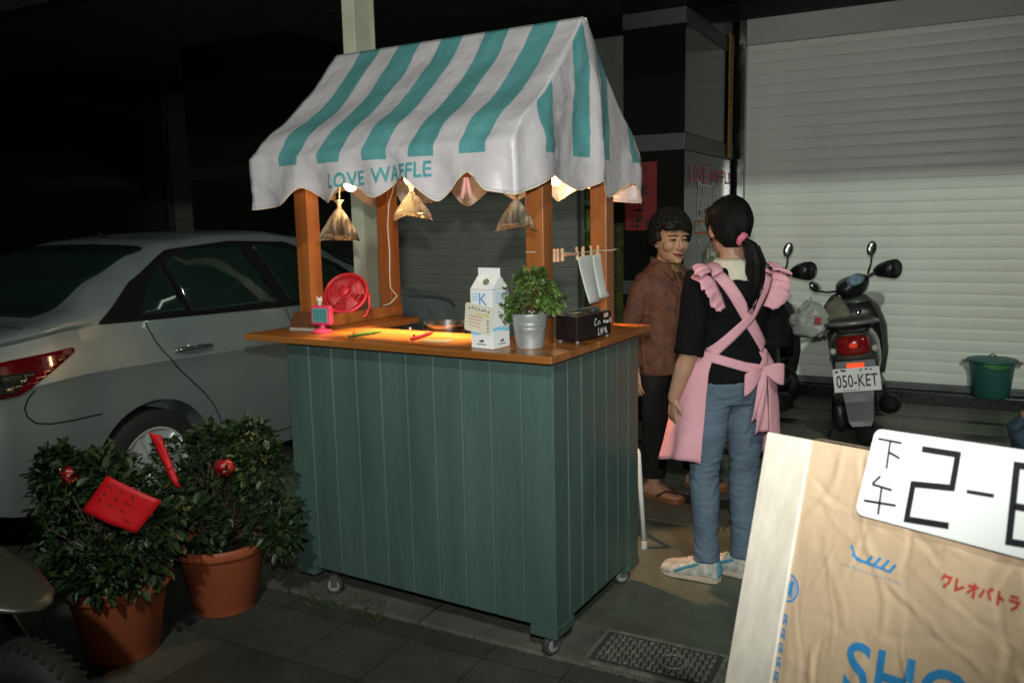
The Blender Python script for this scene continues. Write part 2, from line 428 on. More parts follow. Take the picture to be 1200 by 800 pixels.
for k, (x, w) in enumerate(((-1.595, 0.056), (-5.33, 0.05), (-3.045, 0.04), (-8.45, 0.05), (-6.725, 0.05), (-11.33, 0.05), (-10.275, 0.05))):
    o = MB().box2((-w/2, -0.06, 0), (w/2, 0.08, 2.94)).build('guide_rail', m_steel if k == 0 else (m_grey if k < 3 else m_dk), bevel=0.004); o.location = (x, 7.15, 0.106)
    tag(o, ['polished steel guide rail at the left edge of the wide pale shutter', 'grey guide rail at left of the shutter behind the cart', 'grey guide rail between the cart shutter and the metal grille',
            'left rail of the dim shutter behind the car roof', 'right rail of the dim shutter behind the car roof', 'left rail of the farthest dim shutter', 'right rail of the farthest dim shutter'][k], 'guide rail', 'shutter guide rails')

# ------------------------------------------------------------------ pillars
m_gp = mat('black polished granite', (0.006,0.007,0.0065), 0.14, 0, 0.2, 90, 0.0, spec=0.45)
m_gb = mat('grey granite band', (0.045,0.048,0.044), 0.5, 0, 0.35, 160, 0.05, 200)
m_gb_shade = mat('granite band in painted shade', (0.009,0.010,0.009), 0.5, 0, 0.35, 160, 0.05, 200)  # shaded copy of the grey band, for the unlit left pillars
def pillar(x0, x1, y0, label, y1=7.10):
    t = thing('granite_pillar', label, 'pillar', ((x0+x1)/2, (y0+y1)/2, 0.014), group='granite pillars of the arcade'); w = (x1-x0)/2; d = (y1-y0)/2
    for a, c in ((0, 0.93), (1.035, 1.925), (2.045, 2.75), (2.86, 3.19)):
        MB().box2((-w, -d, a), (w, d, c-0.002)).build('pillar_shaft', m_gp, t, bevel=0.003)
    for a, c in ((0.932, 1.033), (1.927, 2.043), (2.752, 2.858)):
        MB().box2((-w-0.004, -d-0.004, a), (w+0.004, d+0.004, c-0.002)).build('stone_band', m_gb if x0 > -3 else m_gb_shade, t, bevel=0.003)
    return t
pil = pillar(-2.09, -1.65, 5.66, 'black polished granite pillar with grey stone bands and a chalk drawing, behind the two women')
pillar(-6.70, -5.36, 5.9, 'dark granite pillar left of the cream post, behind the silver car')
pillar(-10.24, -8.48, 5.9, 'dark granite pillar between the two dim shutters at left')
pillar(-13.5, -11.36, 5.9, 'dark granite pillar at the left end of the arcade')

# chalk drawing on the pillar's side (faces +x): u along +y, v = z
ch = pil
def chf(u, v): return (0.2225, u-0.63, v+1.386)
m_pink = mat('pink chalk', (0.50,0.10,0.16), 0.95, 0, 0.5, 120); m_wchalk = mat('white chalk', (0.55,0.58,0.55), 0.95, 0, 0.5, 120); m_or = mat('orange chalk', (0.60,0.13,0.04), 0.95, 0, 0.4, 120)
b = MB(); write(b, 'LOVE', 0.04, 0.335, 0.095, 0.105, 0.03, 0.020, chf, 0.07); write(b, 'WAFFLE', 0.60, 0.345, 0.085, 0.085, 0.03, 0.017, chf, 0.09)
b.build('chalk_lettering', m_pink, ch)
b = MB()
b.strokes([[(0.26,0.30),(0.24,0.16),(0.25,0.08),(0.33,0.02),(0.46,0.0),(0.60,0.02),(0.68,0.08),(0.70,0.17),(0.68,0.30)],
           [(0.24,0.30),(0.26,0.345),(0.34,0.305)], [(0.60,0.305),(0.68,0.345),(0.70,0.30)], [(0.34,0.305),(0.46,0.315),(0.60,0.305)],
           [(0.46,0.125),(0.43,0.10),(0.39,0.105)], [(0.46,0.125),(0.49,0.10),(0.53,0.105)], [(0.3,-0.03),(0.27,-0.09),(0.36,-0.13)], [(0.6,-0.03),(0.64,-0.10),(0.55,-0.14)]], 0.016, chf, 0.01)
b.strokes([[(0.40,0.31),(0.40,0.245)], [(0.47,0.315),(0.47,0.24)], [(0.54,0.31),(0.54,0.245)]], 0.026, chf)
b.strokes([[(0.245,0.30),(0.28,0.335)], [(0.66,0.335),(0.695,0.30)]], 0.03, chf)
b.strokes([[(0.36,0.185),(0.37,0.155)], [(0.56,0.185),(0.57,0.155)], [(0.455,0.135),(0.475,0.125)]], 0.030, chf)
b.build('chalk_cat', m_wchalk, ch)
ck = MB().strokes([[(0.30,0.12),(0.34,0.11)], [(0.60,0.115),(0.64,0.12)]], 0.035, chf).build('chalk_cheeks', m_pink, ch)
MB().strokes([[(0.56,0.055),(0.18,0.05),(0.19,-0.03),(0.58,-0.035)]], 0.014, chf).build('chalk_bracket', m_or, ch)

# socket with white cable
t = thing('wall_socket', 'small cream wall socket with a white cable on the granite pillar', 'socket', (-1.65, 6.33, 1.17))
MB().box2((0, -0.06, 0), (0.012, 0.06, 0.075)).build('socket_plate', mat('cream plastic', (0.5,0.48,0.36), 0.4), t, bevel=0.004)
m_wc = mat('white cable', (0.6,0.6,0.55), 0.5)
MB().box2((0.012, 0.0, 0.012), (0.05, 0.045, 0.05)).build('plug', m_wc, t, bevel=0.006)
MB().tube([(0.045,0.02,0.02), (0.055,0.02,-0.05), (0.05,0.02,-0.3), (0.06,0.03,-0.7), (0.07,0.0,-1.12)], 0.009, 6).build('cable', m_wc, t, smooth=True)

# red couplet poster on the pillar front
t = thing('red_poster', 'red paper couplet poster with black brush writing on the pillar front', 'poster', (-1.955, 5.648, 1.40))
m_red = mat('red paper', (0.13,0.004,0.004), 0.6, 0, 0.15, 6)
MB().box2((-0.115, -0.003, 0), (0.115, 0.0, 0.47)).build('paper', m_red, t)
b = MB(); rnd = random.Random(3)
for k in range(4):
    for q in range(5):
        u = rnd.uniform(-0.05, 0.05); v = 0.06+0.11*k+rnd.uniform(-0.03, 0.03); a = rnd.choice((0, 0.1, 1.5))
        b.strokes([[(u-0.03*math.cos(a), v-0.03*math.sin(a)), (u+0.03*math.cos(a), v+0.03*math.sin(a))]], 0.012, lambda u, v: (u, -0.0045, v))
b.build('writing', mat('black ink', (0.01,0.01,0.01), 0.6), t)

# gold hanging strip by the rail
t = thing('gold_banner', 'narrow yellow and gold hanging banner beside the steel shutter rail', 'banner', (-1.628, 6.86, 1.95))
MB().box2((-0.008, -0.045, 0), (0.0, 0.075, 0.95)).build('cloth_strip', mat('gold cloth', (0.30,0.17,0.02), 0.6, 0, 0.4, 30), t)
b = MB()
for k in range(13): b.ell((0.0, 0.015, 0.05+0.07*k), (0.006, 0.036, 0.022), 6)
b.build('ornament', mat('dark gold thread', (0.16,0.07,0.012), 0.6, 0, 0.4, 50), t)

# metal grille with lit yellow panel
t = thing('metal_grille_gate', 'narrow metal grille door with a yellow panel and plants behind, right of the cart', 'grille door', (-2.56, 7.1, 0.106))
m_bar = mat('grey green bar', (0.13,0.15,0.11), 0.45, 0.3)
b = MB()
for x in (-0.45, -0.30, -0.15, 0.0, 0.15, 0.30, 0.45): b.box2((x-0.016, -0.02, 0), (x+0.016, 0.012, 1.80))
b.build('upright_bars', m_bar, t, bevel=0.003)
b = MB()
for k in range(7): b.box2((-0.45, -0.012, 0.22+0.26*k), (0.45, 0.004, 0.242+0.26*k))
b.build('cross_bars', m_bar, t)
MB().box2((-0.46, 0.10, 0), (0.46, 0.13, 1.80)).build('yellow_panel', mat('yellow green panel', (0.13,0.14,0.022), 0.6, 0, 0.6, 5), t)
MB().box2((-0.46, -0.01, 1.803), (0.46, 0.13, 2.94)).build('transom_panel', mat('grey transom', (0.20,0.205,0.18), 0.5), t)
b = MB(); rnd = random.Random(8)
for k in range(120):
    p = Vector((rnd.uniform(-0.42, 0.42), rnd.uniform(0.02, 0.09), rnd.uniform(0.9, 1.75))); a = rnd.uniform(0, 6.3); d = Vector((math.cos(a), 0, math.sin(a)))*0.045; e = Vector((-d.z, 0.01, d.x))*0.3
    b.quad(p-d, p-e, p+d, p+e)
b.build('leaves', mat('dim leaves', (0.05,0.09,0.02), 0.6, 0, 0.4, 9), t)

# cream post carrying the canopy
t = thing('steel_post', 'cream painted rectangular steel post behind the waffle cart', 'post', (-3.21, 4.17, 0.014))
m_cream = mat('cream paint', (0.56,0.55,0.42), 0.45, 0, 0.1, 5, 0.04, 40)
MB().box2((-0.045, -0.10, 0.0), (0.045, 0.10, 3.14)).build('shaft', m_cream, t, bevel=0.004)
MB().box2((-0.08, -0.135, 0.0), (0.08, 0.135, 0.012)).build('base_plate', m_cream, t)
MB().tube([(0.052, 0.07, 0.1), (0.052, 0.07, 3.13)], 0.011, 8).build('conduit', mat('dull conduit', (0.4,0.39,0.3), 0.5), t, smooth=True)

# dim fluorescent tubes on the arcade ceiling
m_tube = mat('fluorescent tube', (0.8,0.85,0.8), 0.4, emit=(0.80,1.0,0.86), estr=7.0)
m_fix = mat('white enamel fixture', (0.5,0.5,0.48), 0.4)
for k, (x, y, rz, lab) in enumerate(((-1.35, 5.25, 12, 'ceiling tube light above the women, seen only as a reflection in the car window'), (2.3, 5.85, 0, 'ceiling tube light at far right, seen only as a glint on the shutter slats'))):
    t = thing('tube_light', lab, 'ceiling light', (x, y, 3.17), R(rz), 'tube lights on the arcade ceiling')
    MB().box2((-0.63, -0.05, 0.005), (0.63, 0.05, 0.043)).build('housing', m_fix, t, bevel=0.006)
    MB().tube([(-0.60, 0, -0.018), (0.60, 0, -0.018)], 0.014, 12).build('tube', m_tube, t, smooth=True)
    for s_ in (-1, 1): MB().box2((s_*0.615-0.012, -0.018, -0.036), (s_*0.615+0.012, 0.018, 0.0045)).build('end_holder', m_fix, t)
moss['label'] = 'thin line of moss and weeds growing in the kerb joint'; moss['category'] = 'moss'
# ================================================================== WAFFLE CART
CX, CY, CR3 = -1.119, 2.379, R(-3)
cart = thing('waffle_cart', 'teal panelled waffle cart with wooden counter and striped awning on casters', 'food cart', (CX, CY, 0.016), CR3)
CMX = Matrix.Translation((CX, CY, 0.016)) @ Matrix.Rotation(CR3, 4, 'Z')
def cw(x, y, z): return CMX @ Vector((x, y, z-0.016))
# local z below is measured from the ground; children sit at z-0.016 so shift once
H0 = -0.016
def off(o):
    o.location.z += H0; return o
m_teal = mat('teal painted board', (0.055,0.095,0.083), 0.5, 0, 0.16, 5, 0.16, 45, stretch=(1.6, 1.6, 0.22))
m_groove = mat('pale groove paint', (0.068,0.112,0.098), 0.6, 0, 0.1, 6)
def boards(name, n, w, h, z0, place):
    """tongue and groove boards, one mesh; place maps (u, depth, z)"""
    b = MB(); bw = w/n
    for i in range(n):
        a = -w+bw*i+0.0012; c = a+bw-0.0024; r = 0.0035
        sec = [(a, 0.018), (a, r), (a+r, 0), (c-r, 0), (c, r), (c, 0.018)]
        b.rings([[place(u, d, z0) for u, d in sec], [place(u, d, z0+h) for u, d in sec]])
    off(b.build(name, m_teal, cart))
    b = MB()
    b.rings([[place(u, d, z0+0.002) for u, d in ((-w+0.01, 0.0045), (-0.01, 0.0045), (-0.01, 0.0175), (-w+0.01, 0.0175))],
             [place(u, d, z0+h-0.002) for u, d in ((-w+0.01, 0.0045), (-0.01, 0.0045), (-0.01, 0.0175), (-w+0.01, 0.0175))]])
    return off(b.build('groove_backing', m_groove, cart))
boards('front_panel', 10, 1.19, 0.905, 0.128, lambda u, d, z: (u, d, z))
boards('side_panel', 7, 0.72, 0.905, 0.128, lambda u, d, z: (-d, -u, z))
boards('side_panel', 7, 0.72, 0.905, 0.128, lambda u, d, z: (-1.19+d, -u, z))
off(MB().box2((-1.17, 0.02, 0.15), (-0.02, 0.70, 0.17)).build('floor_board', m_teal, cart))
for x0, x1, y0, y1 in ((-0.10, 0.004, -0.004, 0.05), (-0.05, 0.004, 0.0505, 0.13), (-1.195, -1.10, -0.004, 0.05), (-1.195, -1.14, 0.0505, 0.13), (-0.05, 0.004, 0.62, 0.722), (-1.195, -1.14, 0.62, 0.722)):
    off(MB().box2((x0, y0, 0.090), (x1, y1, 0.1265)).build('corner_foot', m_teal, cart, bevel=0.003))
# counter
m_ctr = wood('orange varnished pine', (0.20,0.066,0.014), (0.32,0.122,0.028), 0.30, (1.2, 16, 16))
m_ctry = wood('orange varnished pine crosswise', (0.17,0.050,0.010), (0.28,0.095,0.021), 0.30, (16, 1.2, 16))
m_post = wood('orange pine posts', (0.20,0.058,0.012), (0.34,0.115,0.028), 0.42, (14, 14, 1.3))
off(MB().box2((-1.355, -0.062, 1.045), (0.030, 0.290, 1.070)).build('counter_front', m_ctr, cart, bevel=0.004))
off(MB().box2((-0.165, 0.2925, 1.045), (0.030, 0.785, 1.070)).build('counter_side', m_ctry, cart, bevel=0.004))
off(MB().box2((-1.355, 0.2925, 1.045), (-1.03, 0.66, 1.070)).build('counter_side', m_ctry, cart, bevel=0.004))
off(MB().box2((-1.205, 0.0, 1.036), (-0.0, 0.02, 1.0445)).build('counter_rail', m_post, cart))
off(MB().box2((-1.16, 0.03, 0.90), (-0.03, 0.69, 0.915)).build('inner_shelf', m_ctr, cart))
# posts and roof frame
for x, y, zb in ((-1.235, 0.20, 1.0705), (-0.152, 0.20, 0.93), (-1.225, 0.70, 0.93), (-0.142, 0.69, 0.93)):
    off(MB().box2((x-0.035, y-0.035, zb), (x+0.035, y+0.035, 1.68)).build('post', m_post, cart, bevel=0.004))
b = MB(); b.box2((-1.235, 0.18, 1.681), (-0.125, 0.22, 1.720)); off(b.build('roof_beam', m_post, cart, bevel=0.003))
b = MB(); b.box2((-1.235, 0.68, 1.681), (-0.115, 0.72, 1.720)); off(b.build('roof_beam', m_post, cart, bevel=0.003))
for x in (-1.215, -0.145): off(MB().box2((x-0.015, 0.2205, 1.682), (x+0.015, 0.6795, 1.716)).build('roof_beam', m_post, cart))
off(MB().box2((-1.23, 0.440, 2.12), (-0.13, 0.470, 2.165)).build('ridge_beam', m_post, cart))
for x in (-1.19, -0.17):
    for y in (0.22, 0.69):
        off(MB().tube([(x, y, 1.715), (x, 0.455, 2.125)], 0.014, 6).build('rafter', m_post, cart))
# raised board along the left side, for the fan
off(MB().box2((-1.205, 0.237, 1.0705), (-1.17, 0.72, 1.118)).build('side_board', m_post, cart, bevel=0.003))
off(MB().box2((-1.355, 0.25, 1.0705), (-1.207, 0.65, 1.085)).build('side_board', m_ctry, cart, bevel=0.003))
# casters
m_rub = mat('grey rubber tyre', (0.045,0.046,0.045), 0.6, 0, 0.2, 30); m_zinc = mat('zinc', (0.35,0.35,0.34), 0.35, 0.9, 0.2, 20)
m_hub = mat('pale grey plastic', (0.25,0.25,0.26), 0.5)
for x, y, a in ((-0.035, 0.03, 70), (-1.03, 0.03, 25), (-0.05, 0.66, 40), (-1.12, 0.66, 10)):
    Mz = Matrix.Rotation(R(a), 3, 'Z'); c = Vector((x, y, 0.054)); My = Mz @ Matrix.Rotation(R(90), 3, 'X')
    w = MB().lathe([(0.012,-0.011), (0.028,-0.012), (0.034,-0.011), (0.037,-0.006), (0.037,0.006), (0.034,0.011), (0.028,0.012), (0.012,0.011)], c, 24, My).build('caster', m_rub, cart, auto=40); off(w)
    o = MB().lathe([(0.004,-0.0145), (0.024,-0.0125), (0.024,0.0125), (0.004,0.0145)], c, 18, My).build('hub', m_hub, w, auto=40)
    b = MB()
    for s in (-1, 1): b.box(c+Mz @ Vector((0.004, s*0.0175, 0.018)), (0.026, 0.003, 0.046), Mz)
    b.box(c+Mz @ Vector((0.004, 0, 0.0435)), (0.036, 0.040, 0.004), Mz); b.box((x, y, 0.0985-0.0), (0.012, 0.012, 0.004))
    b.lathe([(0.006, 0.0455), (0.006, 0.047)], (x, y, 0.053), 8)
    b.build('fork', m_zinc, w, bevel=0.0008)

# ---- awning --------------------------------------------------------
AX0, AX1, AY0, AY1, AYR, ZR, ZE, ZS = -1.265, -0.100, -0.05, 0.980, 0.455, 2.200, 1.745, 1.711
m_white = mat('white tarpaulin', (0.52,0.475,0.495), 0.36, 0, 0.05, 4, 0.85, 13, trans=0.0)
m_stripe = mat('turquoise tarpaulin', (0.098,0.280,0.285), 0.36, 0, 0.07, 4, 0.85, 13)
for mm in (m_white, m_stripe):      # a little light soaks through the sheet
    n = mm.node_tree.nodes; L = mm.node_tree.links.new; bs = n['Principled BSDF']; out = n['Material Output']
    tr = n.new('ShaderNodeBsdfTranslucent'); tr.inputs[0].default_value = (0.5, 0.45, 0.40, 1) if mm is m_white else (0.1, 0.35, 0.33, 1)
    mx = n.new('ShaderNodeMixShader'); mx.inputs[0].default_value = 0.10
    L(bs.outputs[0], mx.inputs[1]); L(tr.outputs[0], mx.inputs[2]); L(mx.outputs[0], out.inputs[0])
def N(x, y, z=0.0): return noise.noise(Vector((x, y, z)))
def bottom_f(x):   # scalloped hem, front and back
    T = [(-1.25,1.553), (-1.19,1.559), (-1.12,1.566), (-1.007,1.628), (-0.873,1.569), (-0.791,1.637), (-0.666,1.580), (-0.539,1.651), (-0.402,1.560), (-0.273,1.652), (-0.19,1.588), (-0.105,1.574)]
    return lerp_tab(T, x)
def bottom_s(y):
    T = [(-0.05,1.574), (0.169,1.640), (0.398,1.594), (0.519,1.639), (0.647,1.570), (0.855,1.632), (0.94,1.555), (0.98,1.548)]
    return lerp_tab(T, y)
def front_y(x, z):
    """outer face of the front sheet: sags between ridge and eave, then hangs"""
    if z >= ZE:
        t = (ZR-z)/(ZR-ZE)
        y = AYR+(AY0-AYR)*t
        sag = 0.030*math.sin(math.pi*min(1, t*1.15)) - 0.022*math.exp(-((t-0.80)/0.10)**2)
        return y + sag + (0.013*N(x*5, z*6)+0.009*N(x*11+3, z*9)+0.0040*(1-2*abs(N(x*24+z*9, z*17, 4))))*min(1, t*6)
    k = (ZE-z)/0.18
    d = 0.030*k*N(x*6.5, 0.3, 2.0) + 0.018*k*math.sin(x*31+1.2*math.sin(x*9))
    return AY0 - 0.008*k + d + 0.013*N(x*5, z*6)+0.009*N(x*11+3, z*9)+0.0040*(1-2*abs(N(x*24+z*9, z*17, 4)))
def front(x, z, o=0.0): return Vector((x, front_y(x, z)-o, z))
fx = sorted(set([AX0] + [-1.049,-0.951,-0.856,-0.741,-0.654,-0.554,-0.458,-0.352,-0.256,-0.155] + [AX1]))
st = [(-1.128,-1.022), (-0.925,-0.816), (-0.715,-0.612), (-0.509,-0.405), (-0.302,-0.199)]
def colset(a, c, edges, step):
    e = sorted(set([a, c]+[q for s in edges for q in s])); out = []
    for i in range(len(e)-1):
        k = max(1, round((e[i+1]-e[i])/step)); out += [e[i]+(e[i+1]-e[i])*j/k for j in range(k)]
    return out+[c]
XS = colset(AX0, AX1, st, 0.018)
ZT = fr(ZR, ZS, 34)
def awn_sheet(b, XS, st, fn, bot, top=None, n2=9):
    rows = len(ZT)+n2; k = len(b.v)
    for x in XS:
        zt = top(x) if top else ZR
        for z in [zt+(ZS-zt)*i/(len(ZT)-1) for i in range(len(ZT))]: b.v.append(fn(x, z))
        zb = bot(x)
        for i in range(1, n2+1): b.v.append(fn(x, ZS+(zb-ZS)*i/n2))
    for i in range(len(XS)-1):
        xm = (XS[i]+XS[i+1])/2; teal = any(a < xm < c for a, c in st)
        for j in range(rows-1):
            a = k+i*rows+j; b.mi = 1 if (teal and j < len(ZT)-1) else 0
            b.face((a, a+rows, a+rows+1, a+1))
    b.mi = 0
b = MB()
awn_sheet(b, XS, st, front, bottom_f)
def back(x, z):
    p = front(AX0+AX1-x, z); return Vector((x, AY0+AY1-p.y, z))
awn_sheet(b, XS, st, back, lambda x: bottom_f(AX0+AX1-x))
# gable ends
sy = [(0.095,0.180), (0.345,0.435), (0.545,0.655), (0.835,0.885)]
YS = colset(AY0, AY1, sy, 0.02)
def gtop(y):
    t = abs(y-AYR)/(AYR-AY0 if y < AYR else AY1-AYR); return ZR-0.002-(ZR-ZE)*min(1, t)
def gab(side):
    def f(y, z):
        edge = max(0, min(1, (gtop(y)-z)/0.12)) if z < gtop(y) else 0
        ey = max(0, min(1, (y-AY0)/0.08, (AY1-y)/0.08)); 
        if z > ZE: edge = min(edge, 1)
        d = 0.012+(0.016*N(y*7, z*2.2, 5)+0.020*math.sin(y*15+1.5*N(y*3, z*2, 1))*min(1, (2.18-z)/0.5)+0.007*N(y*21, z*9, 3)+0.005*(1-2*abs(N(y*26+z*9, z*16, 7))))
        d = max(d, 0.004)
        fold = 0.028*math.exp(-((y-0.475)/0.030)**2)*min(1, max(0, (2.12-z)/0.3))
        d = (d+fold)*edge*ey
        xe = AX1 if side > 0 else AX0
        t = max(0, min(1, (ZR-z)/(ZR-ZE))); l0 = AYR+(AY0-AYR)*t; l1 = AYR+(AY1-AYR)*t
        f0, f1 = front_y(xe, z), AY0+AY1-front_y(AX0+AX1-xe, z)
        yy = f0+(f1-f0)*((y-l0)/max(1e-4, l1-l0)) if l1-l0 > 0.01 else y
        return Vector((xe+d if side > 0 else xe-d, yy, z))
    return f
def sheet_side(f):
    k0 = MB(); awn_sheet(b, YS, sy, f, bottom_s, top=lambda y: max(gtop(y), ZS+0.002), n2=9)
sheet_side(gab(1)); sheet_side(gab(-1))
aw = b.build('awning', [m_white, m_stripe], cart, smooth=True, fix=False)
s = aw.modifiers.new('thick', 'SOLIDIFY'); s.thickness = 0.0025; s.offset = 0
off(aw)
# stitched hem
b = MB()
b.tube([front(x, bottom_f(x)+0.002) for x in fr(AX0, AX1, 90)], 0.0028, 5); b.tube([back(x, bottom_f(AX0+AX1-x)+0.002) for x in fr(AX0, AX1, 60)], 0.0028, 5)
for s_ in (1, -1): b.tube([gab(s_)(y, bottom_s(y)+0.002) for y in fr(AY0, AY1, 70)], 0.0028, 5)
b.build('hem', mat('cream hem tape', (0.62,0.52,0.40), 0.6), aw, smooth=True)
m_let = mat('turquoise lettering', (0.060,0.25,0.265), 0.5, 0, 0.08, 6)
def lf(u, v): return front(u, v+0.012*math.sin((u+0.64)*6), 0.004)
for word, u0, u1 in (('LOVE', -0.862, -0.711), ('WAFFLE', -0.672, -0.416)):
    link('lettering', textfit(word, lf, u0, u1, 1.632, 1.684, 0.012, 1.05, 0.022), m_let, aw)

# ---- bulbs in the awning
m_glow = mat('lit bulb glass', (1,0.8,0.5), 0.3, emit=(1.0,0.62,0.30), estr=16)
m_sock = mat('bulb socket', (0.08,0.07,0.06), 0.5)
for k, (x, y, z, e) in enumerate(((-0.905, 0.10, 1.640, 2.6), (-0.66, 0.15, 1.655, 3.0), (-0.42, 0.835, 1.66, 5.0))):
    p = cw(x, y, z)
    t = thing('light_bulb', ['warm lit bulb hanging at the left end under the awning front', 'warm lit bulb under the middle of the awning, over the counter', 'warm lit bulb under the back edge of the awning, towards the women'][k], 'light bulb', p, 0, 'bulbs under the awning')
    MB().lathe([(0.004,-0.026), (0.016,-0.022), (0.024,-0.008), (0.024,0.004), (0.014,0.022), (0.011,0.030)], (0,0,0), 16).build('glass', m_glow, t, smooth=True)
    MB().lathe([(0.013,0.0305), (0.015,0.034), (0.015,0.062), (0.006,0.068)], (0,0,0), 12).build('socket', m_sock, t)
    MB().tube([(0,0,0.066), (0.01,0.02,0.10), (0.0,0.0,0.14 if k == 0 else 0.10)], 0.003, 5).build('cord', m_sock, t)
    lamp('bulb_light', 'POINT', p+Vector((0,0,-0.035)), e, (1.0, 0.62, 0.30), 0.024)
    if k == 2: lamp('bulb_light', 'SPOT', p+Vector((0,0,-0.050)), 75, (1.0, 0.55, 0.26), 0.02, cw(0.26, 0.90, 0.0), 40, 0.35)
    if k == 1: lamp('bulb_light', 'SPOT', p+Vector((0,0,-0.050)), 230, (1.0, 0.66, 0.30), 0.02, cw(-0.70, 0.14, 1.07), 74, 0.6)
t = tag(MB().tube([cw(-1.14,0.66,1.67), cw(-1.175,0.655,1.58), cw(-1.19,0.655,1.48), cw(-1.183,0.655,1.36), cw(-1.185,0.65,1.26), cw(-1.175,0.64,1.20), cw(-1.13,0.63,1.165), cw(-1.165,0.62,1.13), cw(-1.19,0.60,1.122)], 0.0032, 6).build('power_cord', m_wc, smooth=True), 'thin white power cord running down the rear left post of the cart', 'cord')

# ---- water bags
m_bag = mat('clear water bag with painted bulb warmth', (0.93,0.93,0.90), 0.06, 0, 0.03, 10, 0.3, 24, trans=1.0, ior=1.12, rvar=0.04)
n_ = m_bag.node_tree.nodes; L_ = m_bag.node_tree.links.new; tr_ = n_.new('ShaderNodeBsdfTranslucent'); tr_.inputs[0].default_value = (1.0, 0.86, 0.62, 1)  # warm bulb light is put into the translucent and diffuse colours
df_ = n_.new('ShaderNodeBsdfDiffuse'); df_.inputs[0].default_value = (0.90, 0.78, 0.58, 1)
tcb = n_.new('ShaderNodeTexCoord'); wvb = n_.new('ShaderNodeTexNoise'); wvb.inputs['Scale'].default_value = 9; mpb = n_.new('ShaderNodeMapping'); mpb.inputs['Scale'].default_value = (6, 6, 0.6); L_(tcb.outputs['Object'], mpb.inputs[0]); L_(mpb.outputs[0], wvb.inputs[0])
rgb_ = n_.new('ShaderNodeMapRange'); rgb_.inputs[1].default_value = 0.42; rgb_.inputs[2].default_value = 0.68; rgb_.inputs[3].default_value = 0.10; rgb_.inputs[4].default_value = 0.95; L_(wvb.outputs[0], rgb_.inputs[0])
sxb = n_.new('ShaderNodeSeparateXYZ'); L_(tcb.outputs['Object'], sxb.inputs[0]); zr_ = n_.new('ShaderNodeMapRange'); zr_.inputs[1].default_value = -0.11; zr_.inputs[2].default_value = -0.02; zr_.inputs[3].default_value = 0.38; zr_.inputs[4].default_value = 0.85; L_(sxb.outputs[2], zr_.inputs[0])
mmb = n_.new('ShaderNodeMath'); mmb.operation = 'MULTIPLY'; L_(rgb_.outputs[0], mmb.inputs[0]); L_(zr_.outputs[0], mmb.inputs[1])
m1_ = n_.new('ShaderNodeMixShader'); m1_.inputs[0].default_value = 0.5; L_(tr_.outputs[0], m1_.inputs[1]); L_(df_.outputs[0], m1_.inputs[2])
m2_ = n_.new('ShaderNodeMixShader'); L_(mmb.outputs[0], m2_.inputs[0]); L_(n_['Principled BSDF'].outputs[0], m2_.inputs[1]); L_(m1_.outputs[0], m2_.inputs[2]); L_(m2_.outputs[0], n_['Material Output'].inputs[0])
m_str = mat('cotton string', (0.45,0.36,0.25), 0.9)
def bag(x, y, zt, zb, wl, wr, label, rz=0.0, hang=0.06):
    t = thing('water_bag', label, 'water bag', cw(x, y, zt), CR3+rz, 'clear water bags hanging under the awning')
    h = zt-zb; rs = []; n = 44
    for i in range(15):
        q = i/14; wl_ = wl*(0.10+0.90*q**0.85); wr_ = wr*(0.10+0.90*q**0.85); dep = 0.022*(0.25+q)*(1.0 if q < .8 else 1.0-(q-.8)*3.6)
        r = []
        for j in range(n):
            a = 2*math.pi*j/n; c = math.cos(a); s_ = math.sin(a)
            pl = 1+0.10*math.sin(a*11+i*.2)*(1-q)*1.4+0.05*math.sin(a*7+q*3)
            xx = (wr_ if c > 0 else wl_)*(abs(c)**0.8)*(1 if c > 0 else -1)
            r.append((xx, dep*s_*pl, -h*q - (0.012*math.sin(a*2+1) if q > .9 else 0)))
        rs.append(r)
    MB().rings(rs).build('bag', m_bag, t, smooth=True)
    rs = []
    for i in range(6):
        q = i/5; r = 0.006+0.012*q*q
        rs.append([(r*math.cos(2*math.pi*j/24)*(1+.3*math.sin(j*2.1)), r*.8*math.sin(2*math.pi*j/24)*(1+.3*math.cos(j*1.7)), 0.002+0.030*q) for j in range(24)])
    MB().rings(rs).build('gathered_neck', m_bag, t, smooth=True)
    MB().torus((0,0,0.002), 0.0075, 0.0025, n=16, k=6).build('rubber_band', mat('orange rubber band', (0.5,0.2,0.05), 0.5), t, smooth=True)
    MB().tube([(0,0,0.005), (0.003,0.004,hang*.5), (0.0,0.03,hang)], 0.0018, 5).build('string', m_str, t)
bag(-0.985, 0.12, 1.553, 1.437, 0.098, 0.080, 'leftmost water bag, tilted, hanging by the left front post of the cart', R(20), 0.125)
bag(-0.634, 0.12, 1.600, 1.512, 0.104, 0.102, 'brightest lit water bag hanging under the middle of the awning front', R(-8), 0.08)
bag(-0.196, 0.12, 1.563, 1.466, 0.080, 0.078, 'water bag hanging against the right front post of the cart', R(5), 0.12)

